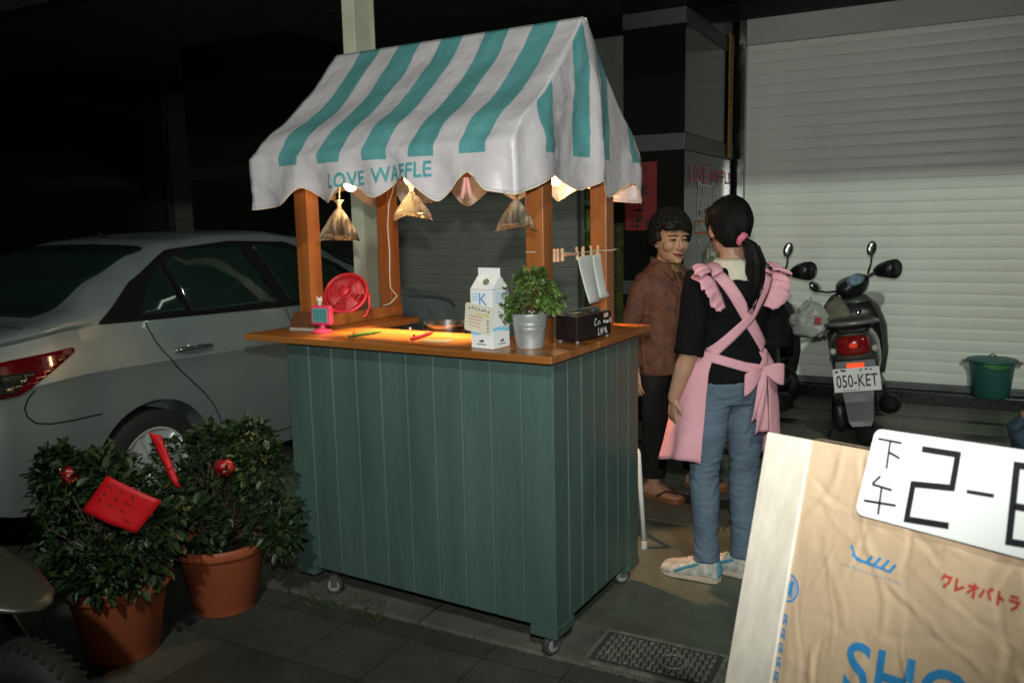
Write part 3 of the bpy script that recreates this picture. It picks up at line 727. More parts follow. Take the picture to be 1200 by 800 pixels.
# ---- clothes line, pegs and papers
ln = tag(MB().tube([cw(-0.148, 0.163, 1.386), cw(-0.188, 0.165, 1.385), cw(-0.186, 0.238, 1.384), cw(-0.140, 0.245, 1.382), cw(-0.140, 0.45, 1.368), cw(-0.135, 0.65, 1.370), cw(-0.089, 0.655, 1.371), cw(-0.087, 0.728, 1.372), cw(-0.13, 0.727, 1.372)], 0.0022, 5).build('clothesline', m_str, smooth=True), 'thin brown string tied between the two right posts of the cart', 'string')
m_peg = mat('pale wooden peg', (0.55,0.36,0.22), 0.6, 0, 0.15, 30)
m_pegr = mat('red ladybird peg', (0.50,0.05,0.04), 0.5)
m_spr = mat('peg spring', (0.4,0.4,0.4), 0.3, 1.0)
pegs = [(0.286, 0, 'pale wooden peg first on the string, next to the right front post'), (0.316, 1, 'wooden peg with red spots, between two plain pegs near the front post'), (0.348, 2, 'pale wooden peg just right of the red spotted peg'),
        (0.470, 4, 'leaning wooden peg left of the hanging papers'), (0.515, 0, 'wooden peg clipping the left edge of the folded paper'), (0.590, 3, 'wooden peg clipping the middle of the folded paper'), (0.645, 5, 'last wooden peg, clipping the right paper beside the rear post')]
for y, v, lab in pegs:
    t = thing('clothes_peg', lab, 'clothes peg', cw(-0.140, y, 1.354), CR3, 'wooden pegs on the string'); sp = R(9 if v > 2 else 3); lean = R((-4, 3, 2, 8, 14, -8)[v])
    t.rotation_euler = (lean, 0, CR3)
    for s_ in (-1, 1):
        Mx = Matrix.Rotation(s_*sp, 3, 'X')
        MB().box(Mx @ Vector((0, s_*0.0040, 0.014)), (0.009, 0.0055, 0.046), Mx).build('peg_arm', m_pegr if (v == 1 and s_ == 1) else m_peg, t, bevel=0.001)
    MB().torus((0,0,0.022), 0.0045, 0.0012, Matrix.Rotation(R(90), 3, 'Y'), 12, 5).build('spring', m_spr, t)
tag(MB().box((0,0,0), (0.008,0.10,0.008)).build('clip_rod', mat('pink wooden rod', (0.55,0.25,0.18), 0.6)), 'short pinkish wooden rod on the string between the pegs', 'rod').matrix_world = Matrix.Translation(cw(-0.140, 0.41, 1.366)) @ Matrix.Rotation(CR3, 4, 'Z')
m_paper = mat('grey white paper', (0.52,0.53,0.50), 0.75, 0, 0.05, 5)
for (ya, yb, zt, zb, tilt, lab) in ((0.455, 0.605, 1.352, 1.178, 0.026, 'folded white paper sheet pegged at left on the cart string'), (0.585, 0.712, 1.354, 1.188, 0.018, 'white paper sheet pegged at right beside the rear right post')):
    def pf(u, v):
        y = ya+(yb-ya)*u+0.05*v*(0.9 if tilt > .02 else .3); z = zt+(zb-zt)*v-0.012*u*v+0.006*math.sin(u*3)
        return cw(-0.140+0.006+0.020*math.sin(u*2.6+tilt*30)*v+0.012*v*v, y, z)
    o = MB().grid(pf, fr(0, 1, 10), fr(0, 1, 10)).build('paper_sheet', m_paper, smooth=True, fix=False); md = o.modifiers.new('t', 'SOLIDIFY'); md.thickness = 0.0008
    tag(o, lab, 'paper', 'papers pegged on the cart string')
# pink peg at the awning hem
t = thing('pink_clip', 'small pink plastic clip on the awning hem above the counter', 'clip', cw(-0.280, -0.050, 1.600), CR3+R(20))
m_pk = mat('pale pink plastic', (0.60,0.27,0.23), 0.45)
for s_ in (-1, 1): MB().tube([(s_*0.004,0,0.03), (s_*0.008,0,0.0), (s_*0.014,0.0,-0.03)], [0.006, 0.008, 0.005], 8, round_=True).build('clip_arm', m_pk, t, smooth=True)
MB().torus((0,0,0.01), 0.007, 0.002, Matrix.Rotation(R(90), 3, 'X'), 12, 6).build('spring', m_spr, t)

# ================================================================== ON THE COUNTER
ZC = 1.0705
# milk carton
t = thing('milk_carton', 'white gable top milk carton with a blue K and a note stuck on its front', 'carton', cw(-0.262, 0.045, ZC), CR3+R(-6))
m_cart = mat('white carton board', (0.68,0.68,0.68), 0.42, 0, 0.03, 8); m_blue = mat('carton blue', (0.05,0.24,0.55), 0.5, 0, 0.1, 10); m_lblue = mat('carton pale blue', (0.22,0.50,0.72), 0.5, 0, 0.15, 10)
w = 0.0465
b = MB().box2((-w,-w,0), (w,w,0.198))
k = len(b.v); b.v += [Vector(p) for p in ((-w,-w,0.199), (w,-w,0.199), (w,w,0.199), (-w,w,0.199), (-w,-0.002,0.243), (w,-0.002,0.243), (-w,0.002,0.243), (w,0.002,0.243), (-w,-0.002,0.268), (w,-0.002,0.268), (-w,0.002,0.268), (w,0.002,0.268))]
for f in ((0,1,5,4), (2,3,6,7), (4,5,9,8), (7,6,10,11), (8,9,11,10), (0,4,6,3), (1,2,7,5), (4,8,10,6), (5,7,11,9)): b.face([k+i for i in f])
b.build('carton_body', m_cart, t, bevel=0.0018)
def cf(u, v): return (u, -w-0.0006, v)
def cs(u, v): return (w+0.0006, u, v)
link('letter', textfit('K', cf, -0.008, 0.026, 0.146, 0.186, 0), m_blue, t)
b = MB()
for i in range(3): b.strokes([[(-0.040, 0.182-0.009*i), (-0.012, 0.182-0.009*i)]], 0.0035, cf)
b.strokes([[(-0.025, 0.140), (0.030, 0.140)]], 0.003, cf)
for i in range(4): b.strokes([[(-0.030, 0.185-0.01*i), (0.02, 0.185-0.01*i)]], 0.003, cs)
b.build('small_print', m_lblue, t)
b = MB(); b.strokes([[(-0.0465, 0.052), (-0.02, 0.050), (0.01, 0.058), (0.0465, 0.066)]], 0.012, cf, 0.004); b.strokes([[(-0.0465, 0.066), (0.0, 0.066), (0.0465, 0.058)]], 0.012, cs, 0.004); b.build('blue_wave', m_lblue, t)
b = MB()
for fn, c in ((cf, 0.0), (cs, 0.005)):
    b.strokes([[(c-0.012, 0.024), (c+0.004, 0.024), (c-0.002, 0.030)], [(c-0.006, 0.022), (c+0.008, 0.027)]], 0.005, fn); b.strokes([[(c-0.022, 0.014), (c+0.018, 0.014)]], 0.003, fn)
b.build('small_mark', mat('dark print', (0.03,0.03,0.03), 0.6), t)
MB().lathe([(0.001,0), (0.011,0), (0.011,0.006), (0.001,0.006)], (0.012,-0.030,0.222), 14, Matrix.Rotation(R(48), 3, 'X')).build('cap', mat('dull green cap', (0.12,0.18,0.10), 0.5), t)
# the note
t2 = thing('paper_note', 'cream paper note with green and red writing, tilted on the milk carton', 'note', t.location + Matrix.Rotation(CR3+R(-6), 3, 'Z') @ Vector((-0.008, -0.0490, 0.098)), CR3+R(-6))
t2.rotation_euler = (R(2), R(7), CR3+R(-6))
out = []
for cx, cy, a0 in ((0.048, 0.040, 0), (-0.052, 0.040, 90), (-0.052, -0.036, 180), (0.048, -0.036, 270)):
    out += [(cx+0.010*math.cos(R(a0+18*i)), 0, cy+0.010*math.sin(R(a0+18*i))) for i in range(6)]
MB().prism(out, (0, -0.001, 0)).build('paper', mat('cream paper', (0.60,0.55,0.45), 0.7), t2)
def nf(u, v): return (u, -0.0016, v)
rnd = random.Random(4)
def scrib(b, u0, v0, n, sz, pitch, lw, vert=False):
    for i in range(n):
        u = u0+(0 if vert else pitch*i); v = v0-(pitch*i if vert else 0)
        for q in range(3):
            a = rnd.choice((0, 0, 1.57, 0.8)); p = (u+rnd.uniform(-.25,.25)*sz, v+rnd.uniform(-.35,.35)*sz); d = (math.cos(a)*sz*.42, math.sin(a)*sz*.42)
            b.strokes([[(p[0]-d[0], p[1]-d[1]), (p[0]+d[0], p[1]+d[1])]], lw, nf)
b = MB(); scrib(b, -0.042, 0.034, 7, 0.011, 0.0135, 0.0022); scrib(b, 0.040, 0.0, 4, 0.009, 0.011, 0.002, True); b.build('green_writing', mat('dark green ink', (0.04,0.13,0.07), 0.7), t2)
b = MB(); b.strokes([[(-0.01, 0.018), (0.045, 0.018)]], 0.006, nf); b.build('yellow_line', mat('yellow marker', (0.55,0.5,0.1), 0.7), t2)
b = MB()
for i in range(4): b.strokes([[(-0.044, 0.008-0.011*i), (0.014-0.004*i, 0.008-0.011*i)]], 0.0028, nf)
b.build('red_writing', mat('faded red ink', (0.48,0.22,0.17), 0.7), t2)

# bucket plant
t = thing('potted_plant', 'small bushy green plant in a galvanised bucket on the cart counter', 'potted plant', cw(-0.130, 0.085, ZC))
m_galv = mat('galvanised steel', (0.40,0.41,0.41), 0.42, 0.55, 0.15, 18, 0.05, 40)
MB().lathe([(0.044,0), (0.046,0.001), (0.050,0.03), (0.0535,0.062), (0.0555,0.065), (0.0545,0.069), (0.056,0.077), (0.058,0.080), (0.057,0.084), (0.0585,0.092), (0.062,0.112), (0.0645,0.113), (0.0645,0.117), (0.0615,0.117), (0.058,0.095), (0.02,0.092)], (0,0,0), 36).build('bucket', m_galv, t, auto=50)
MB().lathe([(0.001,0.096), (0.057,0.0965), (0.058,0.0985), (0.001,0.104)], (0,0,0), 20).build('soil', mat('potting soil', (0.03,0.022,0.015), 0.9), t)
def leafset(b, centers, n, ln, wd, rnd, spread=1.0, droop=0.25, orient=None):
    """cupped leaves scattered through the given blobs (centre, radii)"""
    for i in range(n):
        c, r = rnd.choice(centers); c = Vector(c)
        while True:
            p = Vector((rnd.uniform(-1,1), rnd.uniform(-1,1), rnd.uniform(-1,1)))
            if 0.12 < p.length < 1: break
        p = p.normalized()*(p.length**0.45)
        o = Vector((p.x*r[0], p.y*r[1], p.z*r[2])); q = c+o
        d = (o.normalized()*0.9+Vector((rnd.uniform(-1,1), rnd.uniform(-1,1), rnd.uniform(-.8,.9)))*spread); d.normalize(); d.z -= droop*rnd.random(); d.normalize()
        s_ = d.cross(Vector((rnd.uniform(-.5,.5), rnd.uniform(-.5,.5), 1))); s_.normalize(); nn = s_.cross(d)
        l = ln*rnd.uniform(.5, 1.35); w_ = wd*rnd.uniform(.65, 1.3)*l/ln; b.mi = rnd.choice((0,0,0,1,1,2))
        k = len(b.v); c_ = nn*w_*.16; t_ = nn*l*.10
        b.v += [q, q+d*l*.32+s_*w_*.46+c_, q+d*l*.32, q+d*l*.32-s_*w_*.46+c_, q+d*l*.72+s_*w_*.42+c_-t_*.4, q+d*l*.72-t_*.4, q+d*l*.72-s_*w_*.42+c_-t_*.4, q+d*l-t_]
        for f_ in ((0,1,2), (0,2,3), (1,4,5,2), (2,5,6,3), (4,7,5), (5,7,6)): b.face([k+j_ for j_ in f_])
    b.mi = 0
m_l1 = mat('leaf green', (0.055,0.105,0.022), 0.42, 0, 0.25, 30); m_l2 = mat('leaf light green', (0.11,0.16,0.04), 0.42, 0, 0.25, 30); m_l3 = mat('leaf dark green', (0.03,0.06,0.016), 0.45, 0, 0.25, 30)
rnd = random.Random(11)
cs_ = [((0,0,0.155), (0.088,0.08,0.05)), ((-0.045,-0.01,0.195), (0.05,0.05,0.05)), ((0.025,0.01,0.215), (0.055,0.05,0.052)), ((0.06,0.0,0.185), (0.05,0.05,0.05)), ((-0.085,-0.01,0.135), (0.045,0.04,0.04)), ((-0.105,-0.01,0.105), (0.022,0.03,0.03)), ((0.105,0.0,0.165), (0.03,0.04,0.04)), ((-0.02,0.0,0.245), (0.02,0.03,0.03)), ((0.04,0.0,0.255), (0.015,0.03,0.02))]
cs_ = [((c[0]*.88, c[1], .117+(c[2]-.117)*.90), (r[0]*.86, r[1]*.9, r[2]*.86)) for c, r in cs_]
b = MB(); leafset(b, cs_, 1150, 0.023, 0.0135, rnd); b.build('foliage', [m_l1, m_l2, m_l3], t, fix=False)
b = MB()
for i in range(14):
    a = rnd.uniform(0, 6.3); r = rnd.uniform(0.03, 0.09)
    b.tube([(0.01*math.cos(a), 0.01*math.sin(a), 0.10), (r*.5*math.cos(a), r*.5*math.sin(a), 0.14), (r*math.cos(a), r*.8*math.sin(a), 0.20)], [0.002, 0.0016, 0.001], 5)
b.build('stems', mat('brown stem', (0.08,0.06,0.03), 0.8), t)

# black box with white lettering
t = thing('lettered_box', 'small dark brown box with white lettering and metal fittings on top, on the counter corner', 'box', cw(-0.048, 0.330, ZC+0.008), CR3+R(-6))
m_bb = mat('dark brown lacquer', (0.011,0.007,0.007), 0.3, 0, 0.3, 12); m_wp = mat('white paint marks', (0.55,0.55,0.52), 0.6)
MB().box2((-0.045,-0.115,0), (0.045,0.115,0.086)).build('box_body', m_bb, t, bevel=0.004)
for x in (-0.035, 0.035):
    for y in (-0.10, 0.10): MB().lathe([(0.004,-0.008), (0.0065,-0.007), (0.0065,-0.0005), (0.004,0)], (x,y,0), 12).build('foot', m_galv, t)
def bs_(u, v): return (0.0458, u, v)
b = MB(); 
b.strokes([[(0.012,0.066),(0.0,0.064),(-0.002,0.045),(0.010,0.043)], [(0.022,0.058),(0.020,0.045),(0.028,0.046)], [(0.03,0.058),(0.036,0.045)]], 0.004, bs_)
b.strokes([[(0.024,0.032),(0.022,0.008),(0.034,0.008)], [(0.040,0.030),(0.040,0.008),(0.050,0.030),(0.052,0.008)], [(0.060,0.02),(0.068,0.030),(0.070,0.010)], [(0.076,0.028),(0.078,0.010),(0.086,0.012)]], 0.005, bs_)
b.strokes([[(0.056,0.050),(0.070,0.052)], [(0.074,0.048),(0.094,0.050)]], 0.010, bs_); b.build('lettering', m_wp, t)
b = MB(); b.strokes([[(0.100,0.052),(0.112,0.052)]], 0.018, bs_); b.strokes([[(0.060,0.072),(0.092,0.074)]], 0.016, bs_); b.build('sticker', mat('pale pink sticker', (0.5,0.32,0.3), 0.6), t)
b = MB(); b.box2((-0.02,-0.09,0.0865), (0.022,-0.045,0.094)); b.tube([(-0.01,-0.10,0.098), (0.01,0.0,0.100), (0.0,0.09,0.099)], 0.006, 8); b.box2((-0.025,0.03,0.0865), (0.02,0.08,0.096)); b.build('metal_fittings', m_zinc, t, bevel=0.001)

# pink timer with figurine
t = thing('digital_timer', 'pink plastic desk timer with a teal screen and a tiny white cat figure on top', 'timer', cw(-1.075, 0.088, ZC), CR3+R(12))
m_pkb = mat('hot pink plastic', (0.55,0.045,0.12), 0.35, 0, 0.08, 10)
MB().lathe([(0.002,0), (0.040,0), (0.041,0.006), (0.030,0.013), (0.014,0.018), (0.012,0.030)], (0,0,0), 26).build('stand', m_pkb, t, auto=40)
MB().box2((-0.046,-0.014,0.030), (0.046,0.016,0.108)).build('case', m_pkb, t, bevel=0.010, seg=3)
MB().box2((-0.034,-0.0165,0.042), (0.034,-0.0142,0.098)).build('screen', mat('teal display', (0.08,0.27,0.27), 0.2), t, bevel=0.002)
b = MB()
for i in range(4):
    for k in range(4): b.strokes([[(-0.026+0.015*k, 0.088-0.011*i), (-0.017+0.015*k, 0.088-0.011*i)]], 0.004, lambda u, v: (u, -0.0172, v))
b.build('digits', mat('dark digits', (0.02,0.08,0.08), 0.5), t)
b = MB(); b.ell((-0.008,0,0.128), (0.013,0.009,0.011), 8); b.ell((-0.008,0,0.114), (0.008,0.007,0.008), 8)
for s_ in (-1, 1): b.lathe([(0.005,0), (0.001,0.010)], (-0.008+s_*0.009, 0, 0.135), 6)
b.build('figurine', mat('white figurine', (0.6,0.55,0.5), 0.4), t, smooth=True)

# spiral notebook standing at the left post
t = thing('spiral_notebook', 'brown covered spiral notebook standing behind the pink timer', 'notebook', cw(-1.20, 0.112, ZC), CR3+R(8))
Mt = Matrix.Rotation(R(-24), 3, 'X')
MB().box(Mt @ Vector((0, 0.006, 0.042)), (0.15, 0.010, 0.074), Mt).build('cover', mat('brown card cover', (0.10,0.035,0.015), 0.55, 0, 0.2, 20), t, bevel=0.001)
b = MB()
for i in range(17): b.torus((-0.068+0.0085*i, 0.002, 0.004), 0.0045, 0.0012, Matrix.Rotation(R(90), 3, 'Y'), 10, 5)
b.build('spiral', mat('white wire', (0.6,0.6,0.6), 0.4), t, smooth=True)

# pens
def pen(name, lab, a, c, col, clip):
    A = cw(*a, ZC+0.006); B = cw(*c, ZC+0.006); t = thing(name, lab, 'pen', A); d = B-A
    m = mat(lab[:12]+' barrel', col, 0.3, 0, 0.1, 20)
    MB().tube([(0,0,0), d*.08, d*.75, d*.80, d*.93, d], [0.005, 0.006, 0.006, 0.0052, 0.004, 0.0012], 12).build('barrel', m, t, smooth=True)
    s_ = d.normalized().cross(Vector((0,0,1)))*0.006
    MB().box(d*.14+Vector((0,0,0.009)), (0.006, 0.006, 0.008)).build('clip', mat(lab[:12]+' clip', clip, 0.4), t)
    return t
pen('green_pen', 'dark green pen with an orange clip lying on the lit counter', (-0.872, 0.016), (-0.845, 0.172), (0.02,0.09,0.02), (0.4,0.09,0.02))
pen('red_pen', 'bright red pen lying on the counter left of the milk carton', (-0.608, 0.050), (-0.640, 0.235), (0.50,0.02,0.04), (0.4,0.02,0.04))
tag(MB().box2((-0.055,-0.04,0), (0.055,0.04,0.0006)).build('counter_shadow_sheet', mat('painted shadow grey', (0.09,0.08,0.06), 0.7)), 'flat dark sheet painted in as a shadow on the counter by the red pen', 'card').matrix_world = Matrix.Translation(cw(-0.51, 0.075, ZC+0.0004)) @ Matrix.Rotation(CR3+R(4), 4, 'Z')  # flat sheet whose dark colour stands in for a shadow on the counter

# desk fan
fc = cw(-1.245, 0.42, 1.0855)
t = thing('desk_fan', 'small pink and red desk fan tilted up on the left side board of the cart', 'desk fan', fc, CR3+R(24))
m_fan = mat('translucent red fan plastic', (0.62,0.035,0.05), 0.3, 0, 0.1, 8)
FM = Matrix.Rotation(R(58), 3, 'X'); fc0 = Vector((0, 0.0, 0.108))
def fp(p): return fc0 + FM @ Vector(p)
b = MB()
b.torus(fc0, 0.094, 0.007, FM, 40, 8); 
for r in (0.035, 0.055, 0.075): b.torus(fp((0,0,0.026-0.2*(r-.035))), r, 0.0018, FM, 32, 5)
for i in range(38):
    a = 2*math.pi*i/38; b.tube([fp((0.022*math.cos(a), 0.022*math.sin(a), 0.028)), fp((0.06*math.cos(a+.2), 0.06*math.sin(a+.2), 0.024)), fp((0.094*math.cos(a+.35), 0.094*math.sin(a+.35), 0.003))], 0.0012, 4)
b.build('front_grille', m_fan, t, smooth=True)
b = MB(); b.lathe([(0.096,0.0), (0.097,-0.018), (0.085,-0.034), (0.03,-0.050), (0.03,-0.048), (0.082,-0.031), (0.092,-0.016), (0.091,0.0)], fc0, 36, FM, cap=False)
for i in range(26):
    a = 2*math.pi*i/26; b.tube([fp((0.084*math.cos(a), 0.084*math.sin(a), -0.034)), fp((0.03*math.cos(a+.3), 0.03*math.sin(a+.3), -0.048))], 0.0018, 4)
b.build('rear_cage', m_fan, t, smooth=True)
b = MB()
for i in range(4):
    a0 = 2*math.pi*i/4
    b.grid(lambda u, v: fp(((0.018+0.062*u)*math.cos(a0+v*0.9), (0.018+0.062*u)*math.sin(a0+v*0.9), -0.012+0.018*v-0.004*u)), fr(0,1,5), fr(0,1,6))
o = b.build('blade', mat('pale pink blade', (0.60,0.12,0.13), 0.35), t, smooth=True); md = o.modifiers.new('t', 'SOLIDIFY'); md.thickness = 0.002
MB().lathe([(0.004,0.031), (0.021,0.029), (0.023,0.020), (0.018,-0.01), (0.030,-0.02), (0.032,-0.06), (0.02,-0.072)], fc0, 22, FM).build('motor_hub', m_fan, t, smooth=True)
MB().tube([(0.102,0,0.108), (0.104,0.0,0.05), (0.085,0.0,0.006), (0.04,-0.03,0.006), (-0.04,-0.03,0.006), (-0.085,0.0,0.006), (-0.104,0.0,0.05), (-0.102,0,0.108)], 0.0065, 8).build('stand', m_fan, t, smooth=True)

# pan and waffle iron inside the cart
t = thing('saucepan', 'shiny steel saucepan inside the cart behind the counter', 'saucepan', cw(-0.705, 0.42, 0.9155+0.05), CR3)
m_ss = mat('stainless steel', (0.55,0.54,0.52), 0.22, 1.0, 0.08, 20)
MB().lathe([(0.001,-0.05), (0.088,-0.05), (0.092,-0.045), (0.094,0.118), (0.098,0.121), (0.098,0.124), (0.092,0.123), (0.089,-0.042), (0.001,-0.044)], (0,0,0), 40).build('pan_body', m_ss, t, auto=40)
MB().tube([(0.094,0.0,0.09), (0.13,0.01,0.10), (0.22,0.03,0.115)], [0.007, 0.009, 0.011], 10, round_=True).build('handle', mat('black handle', (0.012,0.012,0.012), 0.4), t, smooth=True)
t = thing('waffle_iron', 'black waffle iron on the cart shelf left of the saucepan', 'waffle iron', cw(-0.93, 0.42, 0.9155), CR3)
m_bk = mat('black cast metal', (0.015,0.015,0.014), 0.4, 0.3, 0.3, 20)
MB().box2((-0.09,-0.10,0.0), (0.09,0.10,0.06)).build('base', m_bk, t, bevel=0.01)
MB().box2((-0.09,-0.10,0.063), (0.09,0.10,0.12)).build('lid', m_bk, t, bevel=0.012)
MB().tube([(-0.03,-0.10,0.10), (-0.03,-0.15,0.13), (0.03,-0.15,0.13), (0.03,-0.10,0.10)], 0.008, 8).build('handle', m_ss, t, smooth=True)
for k, x in enumerate((-0.82, -0.785)):
    t = thing('sauce_bottle', ['small pale sauce bottle on the shelf by the waffle iron', 'small pale sauce bottle on the shelf beside the saucepan'][k], 'bottle', cw(x, 0.32+0.06*k, 0.9155), 0, 'sauce bottles in the cart')
    MB().lathe([(0.001,0), (0.022,0), (0.024,0.005), (0.024,0.10), (0.014,0.125), (0.012,0.13)], (0,0,0), 18).build('bottle_body', mat('milky plastic', (0.4,0.4,0.37), 0.4), t, auto=40)
    MB().lathe([(0.014,0.1305), (0.014,0.15), (0.006,0.16)], (0,0,0), 14).build('cap', m_bk, t, auto=40)

# white rod leaning by the cart
t = thing('white_rod', 'thin white metal leg standing on the pavement beside the cart', 'rod', (-1.171, 3.437, 0.014))
MB().tube([(0,0,0.02), (-0.012,-0.012,0.25), (-0.022,-0.018,0.44), (-0.027,-0.016,0.455), (-0.12,0.05,0.458), (-0.135,0.06,0.445), (-0.15,0.075,0.0)], 0.011, 10).build('tube', mat('white powder coat', (0.6,0.6,0.58), 0.4), t, smooth=True)
MB().lathe([(0.001,0), (0.014,0), (0.014,0.03), (0.0115,0.034)], (0,0,0), 12).build('foot', mat('white rubber foot', (0.5,0.5,0.48), 0.6), t)
# ================================================================== SILVER CAR  (s runs from the rear bumper to the nose)
car = thing('parked_car', 'silver sedan parked nose-in to the shutters behind the potted shrubs', 'car', (-4.325, 1.80, 0.0))
m_paint = mat('silver car paint', (0.46,0.53,0.54), 0.38, 0.74, 0.03, 3, 0.0, coat=1.0, rvar=0.03)
m_tint = mat('tinted car glass', (0.010,0.020,0.016), 0.05, 0, 0.1, 3, spec=0.8, rvar=0.02)
m_trim = mat('black rubber trim', (0.006,0.006,0.006), 0.8, spec=0.2); m_gap = mat('panel gap', (0.008,0.008,0.008), 0.8)
T_top = [(0,.80),(.03,.93),(.10,1.005),(.25,1.04),(.45,1.075),(.62,1.12),(.85,1.26),(1.1,1.375),(1.35,1.435),(1.7,1.465),(2.1,1.468),(2.45,1.425),(2.8,1.27),(3.1,1.09),(3.3,1.01),(3.6,.965),(3.95,.90),(4.2,.80),(4.35,.66),(4.41,.55)]
T_belt = [(0,.78),(.03,.90),(.10,.965),(.25,.99),(.6,1.035),(1.0,1.03),(1.6,1.005),(2.6,.965),(3.1,.955),(3.6,.90),(3.95,.84),(4.2,.74),(4.35,.62),(4.41,.52)]
T_w = [(0,.50),(.03,.60),(.10,.70),(.25,.775),(.5,.825),(.95,.85),(1.6,.852),(2.6,.85),(3.3,.845),(3.8,.80),(4.1,.72),(4.3,.56),(4.41,.40)]
T_roof = [(0,.42),(.10,.55),(.3,.62),(.6,.62),(.9,.585),(1.3,.56),(1.8,.565),(2.3,.57),(2.8,.60),(3.1,.66),(3.6,.70),(4.0,.62),(4.3,.45),(4.41,.3)]
T_bot = [(0,.42),(.05,.30),(.3,.22),(.6,.19),(3.6,.17),(4.1,.20),(4.35,.26),(4.41,.34)]
def cprof(s):
    zt, zb, w, wr, z0 = (lerp_tab(T, s) for T in (T_top, T_belt, T_w, T_roof, T_bot))
    zb = min(zb, zt-0.012); h = zb-z0
    P = [(0.0, z0), (w-0.10, z0), (w-0.03, z0+0.02), (w-0.012, z0+0.10*h/.8), (w, z0+.38*h), (w+0.002, z0+.60*h), (w-0.004, z0+.70*h), (w+0.004, z0+.765*h), (w-0.022, z0+.83*h), (w-0.045, z0+.92*h), (w-0.075, zb)]
    e = zt-zb; x0 = w-0.075
    k = min(1, e/0.30)
    xr = x0+(wr-x0)*k if e > 0.05 else min(wr, x0-0.03)
    for q in (.12,.3,.5,.7,.85): P.append((x0+(xr-x0)*q-0.0+0.02*math.sin(q*math.pi), zb+e*(q*.90)))
    P += [(xr-0.02, zb+e*.925), (xr-0.06, zb+e*.955), (xr*.80, zb+e*.975), (xr*.5, zb+e*.992), (xr*.2, zt), (0.0, zt)]
    return P
NP = len(cprof(1.0))
def cpt(s, t):
    P = cprof(s); i = min(NP-2, int(t)); f = t-i; a, c = P[i], P[i+1]
    return a[0]+(c[0]-a[0])*f, a[1]+(c[1]-a[1])*f
ss = fr(0, .3, 10)+fr(.3, 1.5, 30)[1:]+fr(1.5, 3.9, 44)[1:]+fr(3.9, 4.41, 14)[1:]
rs = []
for s in ss:
    h = cprof(s); rs.append([(x, s, z) for x, z in h]+[(-x, s, z) for x, z in reversed(h[1:-1])])
body = MB().rings(rs).build('body', m_paint, car)
for s, zc in ((0.94, .30), (3.50, .30)):
    for sd in (-1, 1):
        o = MB().lathe([(0.001,-0.2), (0.345,-0.2), (0.345,0.2), (0.001,0.2)], (0,0,0), 40, Matrix.Rotation(R(90), 3, 'Y')).build('cutter', m_gap)
        o.location = (sd*0.83, s, zc); bo = body.modifiers.new('arch', 'BOOLEAN'); bo.operation = 'DIFFERENCE'; bo.object = o; bo.solver = 'EXACT'
        o.parent = car
applied(body)
for o in [x for x in bpy.data.objects if x.name.startswith('cutter')]: bpy.data.objects.remove(o)
body.data.polygons.foreach_set('use_smooth', [True]*len(body.data.polygons)); body.data.set_sharp_from_angle(angle=R(32))
def side(s, z, o=0.0, sd=1):
    """outer skin at length s and height z"""
    P = cprof(s)
    for i in range(2, NP-2):
        a, c = P[i], P[i+1]
        if a[1] <= z <= c[1] and c[1] > a[1]:
            return Vector((sd*(a[0]+(c[0]-a[0])*(z-a[1])/(c[1]-a[1])+o), s, z))
    return Vector((sd*(P[5][0]+o), s, z))
def topz(s, x, o=0.0):
    P = cprof(s); x_ = abs(x)
    for i in range(NP-1, 8, -1):
        a, c = P[i], P[i-1]
        if a[0] <= x_ <= c[0]:
            return Vector((x, s, a[1]+(c[1]-a[1])*((x_-a[0])/max(1e-6, c[0]-a[0]))+o))
    return Vector((x, s, P[10][1]+o))
def patch(name, pts, o, m, parent, fn, step=0.03, **k):
    bm = bmesh.new(); vs_ = [bm.verts.new((p[0], p[1], 0)) for p in pts]; bm.faces.new(vs_)
    x0, x1 = min(p[0] for p in pts), max(p[0] for p in pts); y0, y1 = min(p[1] for p in pts), max(p[1] for p in pts)
    for ax, a, c in ((Vector((1,0,0)), x0, x1), (Vector((0,1,0)), y0, y1)):
        for i in range(1, int((c-a)/step)+1): bmesh.ops.bisect_plane(bm, geom=bm.verts[:]+bm.edges[:]+bm.faces[:], plane_co=ax*(a+i*step), plane_no=ax)
    for v in bm.verts: v.co = fn(v.co.x, v.co.y, o)
    me = bpy.data.meshes.new(name); bm.to_mesh(me); bm.free()
    ob = link(name, me, m, parent, smooth=True); md = ob.modifiers.new('t', 'SOLIDIFY'); md.thickness = 0.004; md.offset = -1
    return ob
def rnd_poly(pts, r=0.03, n=4):
    out = []
    for i, p in enumerate(pts):
        p = Vector(p); a = Vector(pts[i-1])-p; c = Vector(pts[(i+1) % len(pts)])-p; ra = min(r, a.length*.4); rc = min(r, c.length*.4)
        A = p+a.normalized()*ra; B_ = p+c.normalized()*rc
        for k in range(n+1): t = k/n; q = A*(1-t)**2+p*2*t*(1-t)+B_*t*t; out.append((q.x, q.y))
    return out
